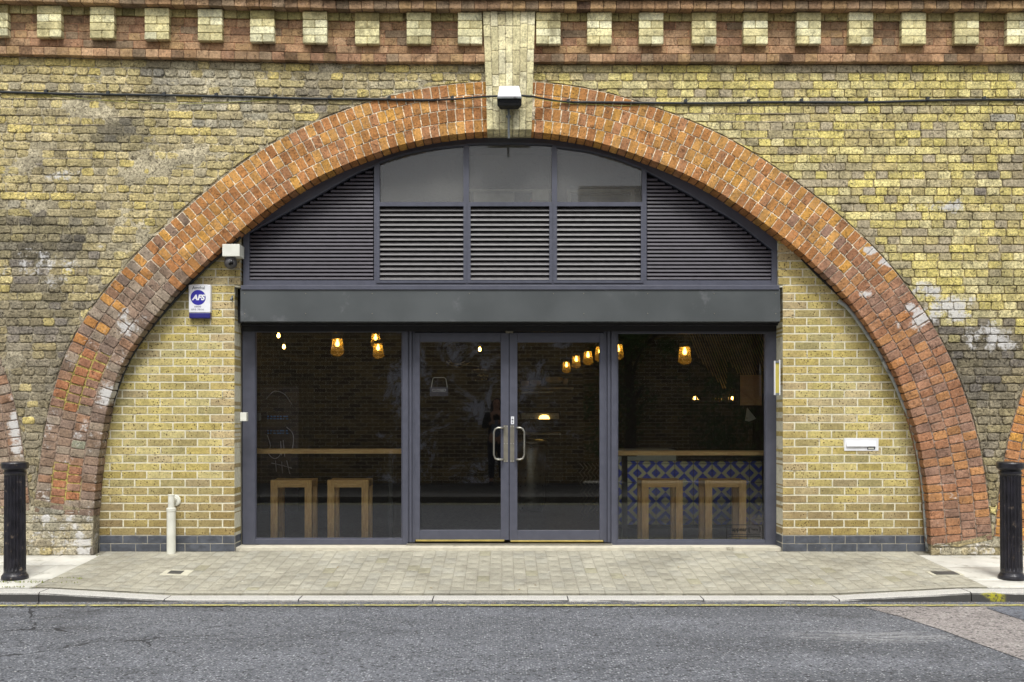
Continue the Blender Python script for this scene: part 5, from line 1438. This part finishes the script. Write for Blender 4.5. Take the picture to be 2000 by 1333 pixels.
# pale branches and a small framed board high on the back wall, left door
f = MB()
for a_, b_ in (((872, 708), (935, 716)), ((872, 706), (884, 716)), ((878, 704), (888, 714)), ((890, 714), (908, 706)), ((900, 716), (918, 708)), ((880, 713), (900, 718))): f.tube([W(*a_, 4.6), W((a_[0] + b_[0]) / 2, (a_[1] + b_[1]) / 2 + 1, 4.55), W(*b_, 4.6)], [.004, .007, .003], 5)
tag(f.build('bare_branch', simple('bleached_wood', (236, 226, 190), .6)), 'pale bare branches hanging behind the left door', 'branch')
mbd = thing('menu_board', 'small framed board with pale marks behind the left door', 'menu board', tuple(W(938, 730, 5)))
f = MB(); f.pbox(921, 716, 957, 744, 5.0, .03); f.build('board', M['chalk'], mbd)
f = MB()
for _ in range(26): a_ = rng.uniform(923, 952); b_ = rng.choice((722, 733, 741)) + rng.uniform(-1.5, 1.5); f.pbox(a_, b_, a_ + rng.uniform(1, 2.4), b_ + 1.4, 4.995, .003)
f.build('glimmer_specks', simple('pale_glimmer', (245, 225, 170), .7), mbd)  # pale warm specks painted on the board as glimmers of light
# folding lattice gate
f = MB(); yg = 1.6
for i in range(5):
    xa = 1132 + i * 8
    for s in (1, -1):
        for k in range(6):
            a = W(xa, 905 + k * 19, yg); b = W(xa + 8, 905 + k * 19 + 9.5, yg); c_ = W(xa, 905 + (k + 1) * 19, yg)
            f.tube([a, b] if s == 1 else [b, c_], .0028, 4)
tag(f.build('lattice_gate', M['steel_plate']), 'folded metal lattice gate standing behind the right door', 'gate')

# ------------------------------------------------------------------ the other side of the street (behind the camera, seen in the glass)
f = MB(); f.box(-30, 30, -7.35, -7.2, ZR - .1, -.05); struct(f.build('far_kerb', M['fardark'], bevel=.008))
f = MB(); f.box(-30, 30, -11.0, -7.355, ZR - .1, -.053); struct(f.build('far_pavement', M['fardark']))
f = MB(); f.box(-14, 1.6, -11.4, -11.0, -.1, 4.6); f.box(1.6, 14, -12.9, -12.5, -.1, 6.0); f.box(-14, 1.6, -11.45, -10.95, 4.6, 4.7)
f.box(-3.35, -2.45, -11.0, -10.97, -.05, 2.1); ow = f.build('street_wall', M['oppwall']); tag(ow, 'dark brick wall across the street, mirrored in the shop glass', 'brick wall')
def tree(x, y, h, rx, seed, lab):
    r = random.Random(seed); root = thing('street_tree', lab, 'tree', (x, y, -.05), 'trees behind the far pavement')
    f = MB(); f.tube([(x, y, -.1), (x + .05, y, h * .3), (x - .05, y + .1, h * .6), (x, y, h * .85)], [.13, .10, .07, .03], 8)
    for _ in range(7):
        z = r.uniform(.3, .7) * h; a = r.uniform(0, 6.28); f.tube([(x, y, z), (x + math.cos(a) * rx * .4, y + math.sin(a) * rx * .4, z + .5), (x + math.cos(a) * rx * .8, y + math.sin(a) * rx * .8, z + .8)], [.05, .03, .015], 6)
    f.build('trunk', M['bark'], root)
    f = MB()
    cl = [(r.gauss(0, .45) * rx, r.gauss(0, .35) * rx, r.uniform(.12, 1.0) * h, r.uniform(.25, .55)) for _ in range(38)]
    for cx_, cy_, cz_, cr in cl:
        for _ in range(110):
            p = Vector((r.gauss(0, .5), r.gauss(0, .5), r.gauss(0, .5))) * cr + Vector((x + cx_, y + cy_, cz_)); s_ = r.uniform(.03, .07)
            n_ = Vector((r.uniform(-1, 1), r.uniform(-1, 1), r.uniform(-1, 1))).normalized(); t_ = n_.orthogonal().normalized(); b_ = n_.cross(t_)
            f.add([tuple(p - t_ * s_), tuple(p + b_ * s_ * .5), tuple(p + t_ * s_), tuple(p - b_ * s_ * .5)], [(0, 1, 2, 3)])
    f.build('crown', M['leaf'], root)
tree(2.6, -11.9, 4.4, 1.5, 3, 'dark leafy tree above the low far wall, near its taller end')
tree(5.2, -11.9, 5.0, 1.7, 5, 'taller dark leafy tree farther along the low far wall')

# ------------------------------------------------------------------ the photographer (seen only as a reflection)
def skin(name, nodes, edges, mat, parent, sub=2):
    me = bpy.data.meshes.new(name); me.from_pydata([n_[0] for n_ in nodes], edges, [])
    o = bpy.data.objects.new(name, me); C.objects.link(o); me.materials.append(mat)
    m = o.modifiers.new('skin', 'SKIN'); m.use_smooth_shade = True
    for i, n_ in enumerate(nodes):
        sv = me.skin_vertices[0].data[i]; rr = n_[1]; sv.radius = rr if isinstance(rr, tuple) else (rr, rr); sv.use_root = (i == 0)
    s = o.modifiers.new('sub', 'SUBSURF'); s.levels = sub; s.render_levels = sub
    if parent is not None: o.parent = parent; o.location = -parent.location
    return o
px_, py_, g0 = -.10, -10.36, -.05
pe = thing('person', 'person in a dark open coat holding a camera at the chest', 'person', (px_, py_, g0))
def q(x, y, z): return (px_ + x, py_ + y, g0 + z)
body = [(q(0, 0, .86), (.14, .10)), (q(0, 0, 1.05), (.125, .09)), (q(0, 0, 1.25), (.15, .10)), (q(0, 0, 1.36), (.09, .07)), (q(0, .01, 1.42), .048), (q(0, .02, 1.50), (.070, .08)), (q(0, .02, 1.58), (.072, .085)), (q(0, .015, 1.63), (.05, .06)),
        (q(-.17, 0, 1.32), .05), (q(-.23, .02, 1.10), .038), (q(-.10, .22, 1.18), .027), (q(-.075, .25, 1.20), .030),
        (q(.17, 0, 1.32), .05), (q(.23, .02, 1.10), .038), (q(.10, .22, 1.18), .027), (q(.075, .25, 1.20), .030),
        (q(-.09, 0, .80), .085), (q(-.095, .01, .46), .055), (q(-.10, 0, .09), .038), (q(-.10, .12, .03), .032),
        (q(.09, 0, .80), .085), (q(.095, .01, .46), .055), (q(.10, 0, .09), .038), (q(.10, .12, .03), .032)]
ed = [(0, 1), (1, 2), (2, 3), (3, 4), (4, 5), (5, 6), (6, 7), (3, 8), (8, 9), (9, 10), (10, 11), (3, 12), (12, 13), (13, 14), (14, 15), (0, 16), (16, 17), (17, 18), (18, 19), (0, 20), (20, 21), (21, 22), (22, 23)]
for s in (-1, 1):
    hi = 11 if s == -1 else 15
    for k in range(5):
        b = len(body)
        if k < 4:
            body += [(q(s * (.068 - .002 * k), .27, 1.225 - .02 * k), .009), (q(s * (.045), .285, 1.23 - .021 * k), .0085), (q(s * .025, .275, 1.228 - .021 * k), .0075)]
        else: body += [(q(s * .07, .24, 1.24), .010), (q(s * .05, .235, 1.262), .009), (q(s * .034, .24, 1.272), .008)]
        ed += [(hi, b), (b, b + 1), (b + 1, b + 2)]
skin('body', body, ed, M['skin'], pe)
skin('shirt', [(q(0, 0, .84), (.155, .115)), (q(0, 0, 1.05), (.138, .103)), (q(0, .005, 1.25), (.158, .112)), (q(0, 0, 1.37), (.08, .07))], [(0, 1), (1, 2), (2, 3)], M['shirt'], pe)
skin('coat', [(q(0, -.03, .62), (.19, .12)), (q(0, -.03, .86), (.18, .12)), (q(0, -.025, 1.05), (.165, .11)), (q(0, -.02, 1.28), (.18, .11)), (q(0, -.03, 1.38), (.09, .06)), (q(-.18, 0, 1.32), .07), (q(-.24, .02, 1.09), .056), (q(-.12, .19, 1.17), .042), (q(.18, 0, 1.32), .07), (q(.24, .02, 1.09), .056), (q(.12, .19, 1.17), .042)],
     [(0, 1), (1, 2), (2, 3), (3, 4), (3, 5), (5, 6), (6, 7), (3, 8), (8, 9), (9, 10)], M['coat'], pe)
skin('trousers', [(q(0, 0, .88), (.155, .115)), (q(-.09, 0, .78), .098), (q(-.095, .01, .46), .07), (q(-.10, 0, .10), .055), (q(.09, 0, .78), .098), (q(.095, .01, .46), .07), (q(.10, 0, .10), .055)], [(0, 1), (1, 2), (2, 3), (0, 4), (4, 5), (5, 6)], M['jeans'], pe)
skin('hair', [(q(0, -.015, 1.655), (.06, .07)), (q(0, -.045, 1.60), (.085, .065)), (q(0, -.065, 1.50), (.085, .05)), (q(0, -.07, 1.38), (.075, .035)), (q(-.078, .0, 1.56), .026), (q(-.085, .01, 1.45), .028), (q(-.08, .03, 1.34), .022), (q(.078, .0, 1.56), .026), (q(.085, .01, 1.45), .028), (q(.08, .03, 1.34), .022)],
     [(0, 1), (1, 2), (2, 3), (1, 4), (4, 5), (5, 6), (1, 7), (7, 8), (8, 9)], M['hair'], pe)
f = MB()
for s in (-1, 1): f.lathe([(.002, -.011), (.009, -.006), (.011, 0), (.009, .006), (.002, .011)], q(s * .028, .088, 1.545), 10)
o = f.build('eyes', M['lens'], pe)
f = MB(); f.add([q(-.012, .098, 1.515), q(.012, .098, 1.515), q(0, .122, 1.512), q(0, .10, 1.55), q(0, .098, 1.505)], [(0, 4, 2), (4, 1, 2), (0, 2, 3), (2, 1, 3)]); f.build('nose', M['skin'], pe)
f = MB(); f.tube([q(-.022, .092, 1.486), q(0, .10, 1.483), q(.022, .092, 1.486)], [.003, .006, .003], 6); f.build('mouth', simple('lips', (160, 80, 78), .5), pe)
for s in (-1, 1):
    f = MB(); f.box(px_ + s * .10 - .042, px_ + s * .10 + .042, py_ - .07, py_ + .18, g0 + .0, g0 + .075); f.build('shoe', M['ink'], pe, bevel=.02)
kc = thing('handheld_camera', 'black camera held at the chest by the person', 'camera', (0, -10.10, H - .05))
f = MB(); f.box(-.165, -.035, -10.13, -10.075, H - .055, H + .035); f.box(-.125, -.075, -10.13, -10.08, H + .035, H + .055); f.build('body', M['lens'], kc, bevel=.006)
f = MB(); f.lathe([(.036, 0), (.036, .035), (.032, .04)], (-.10, -10.075, H - .008), 24, axis='y'); f.build('lens', M['lens'], kc)
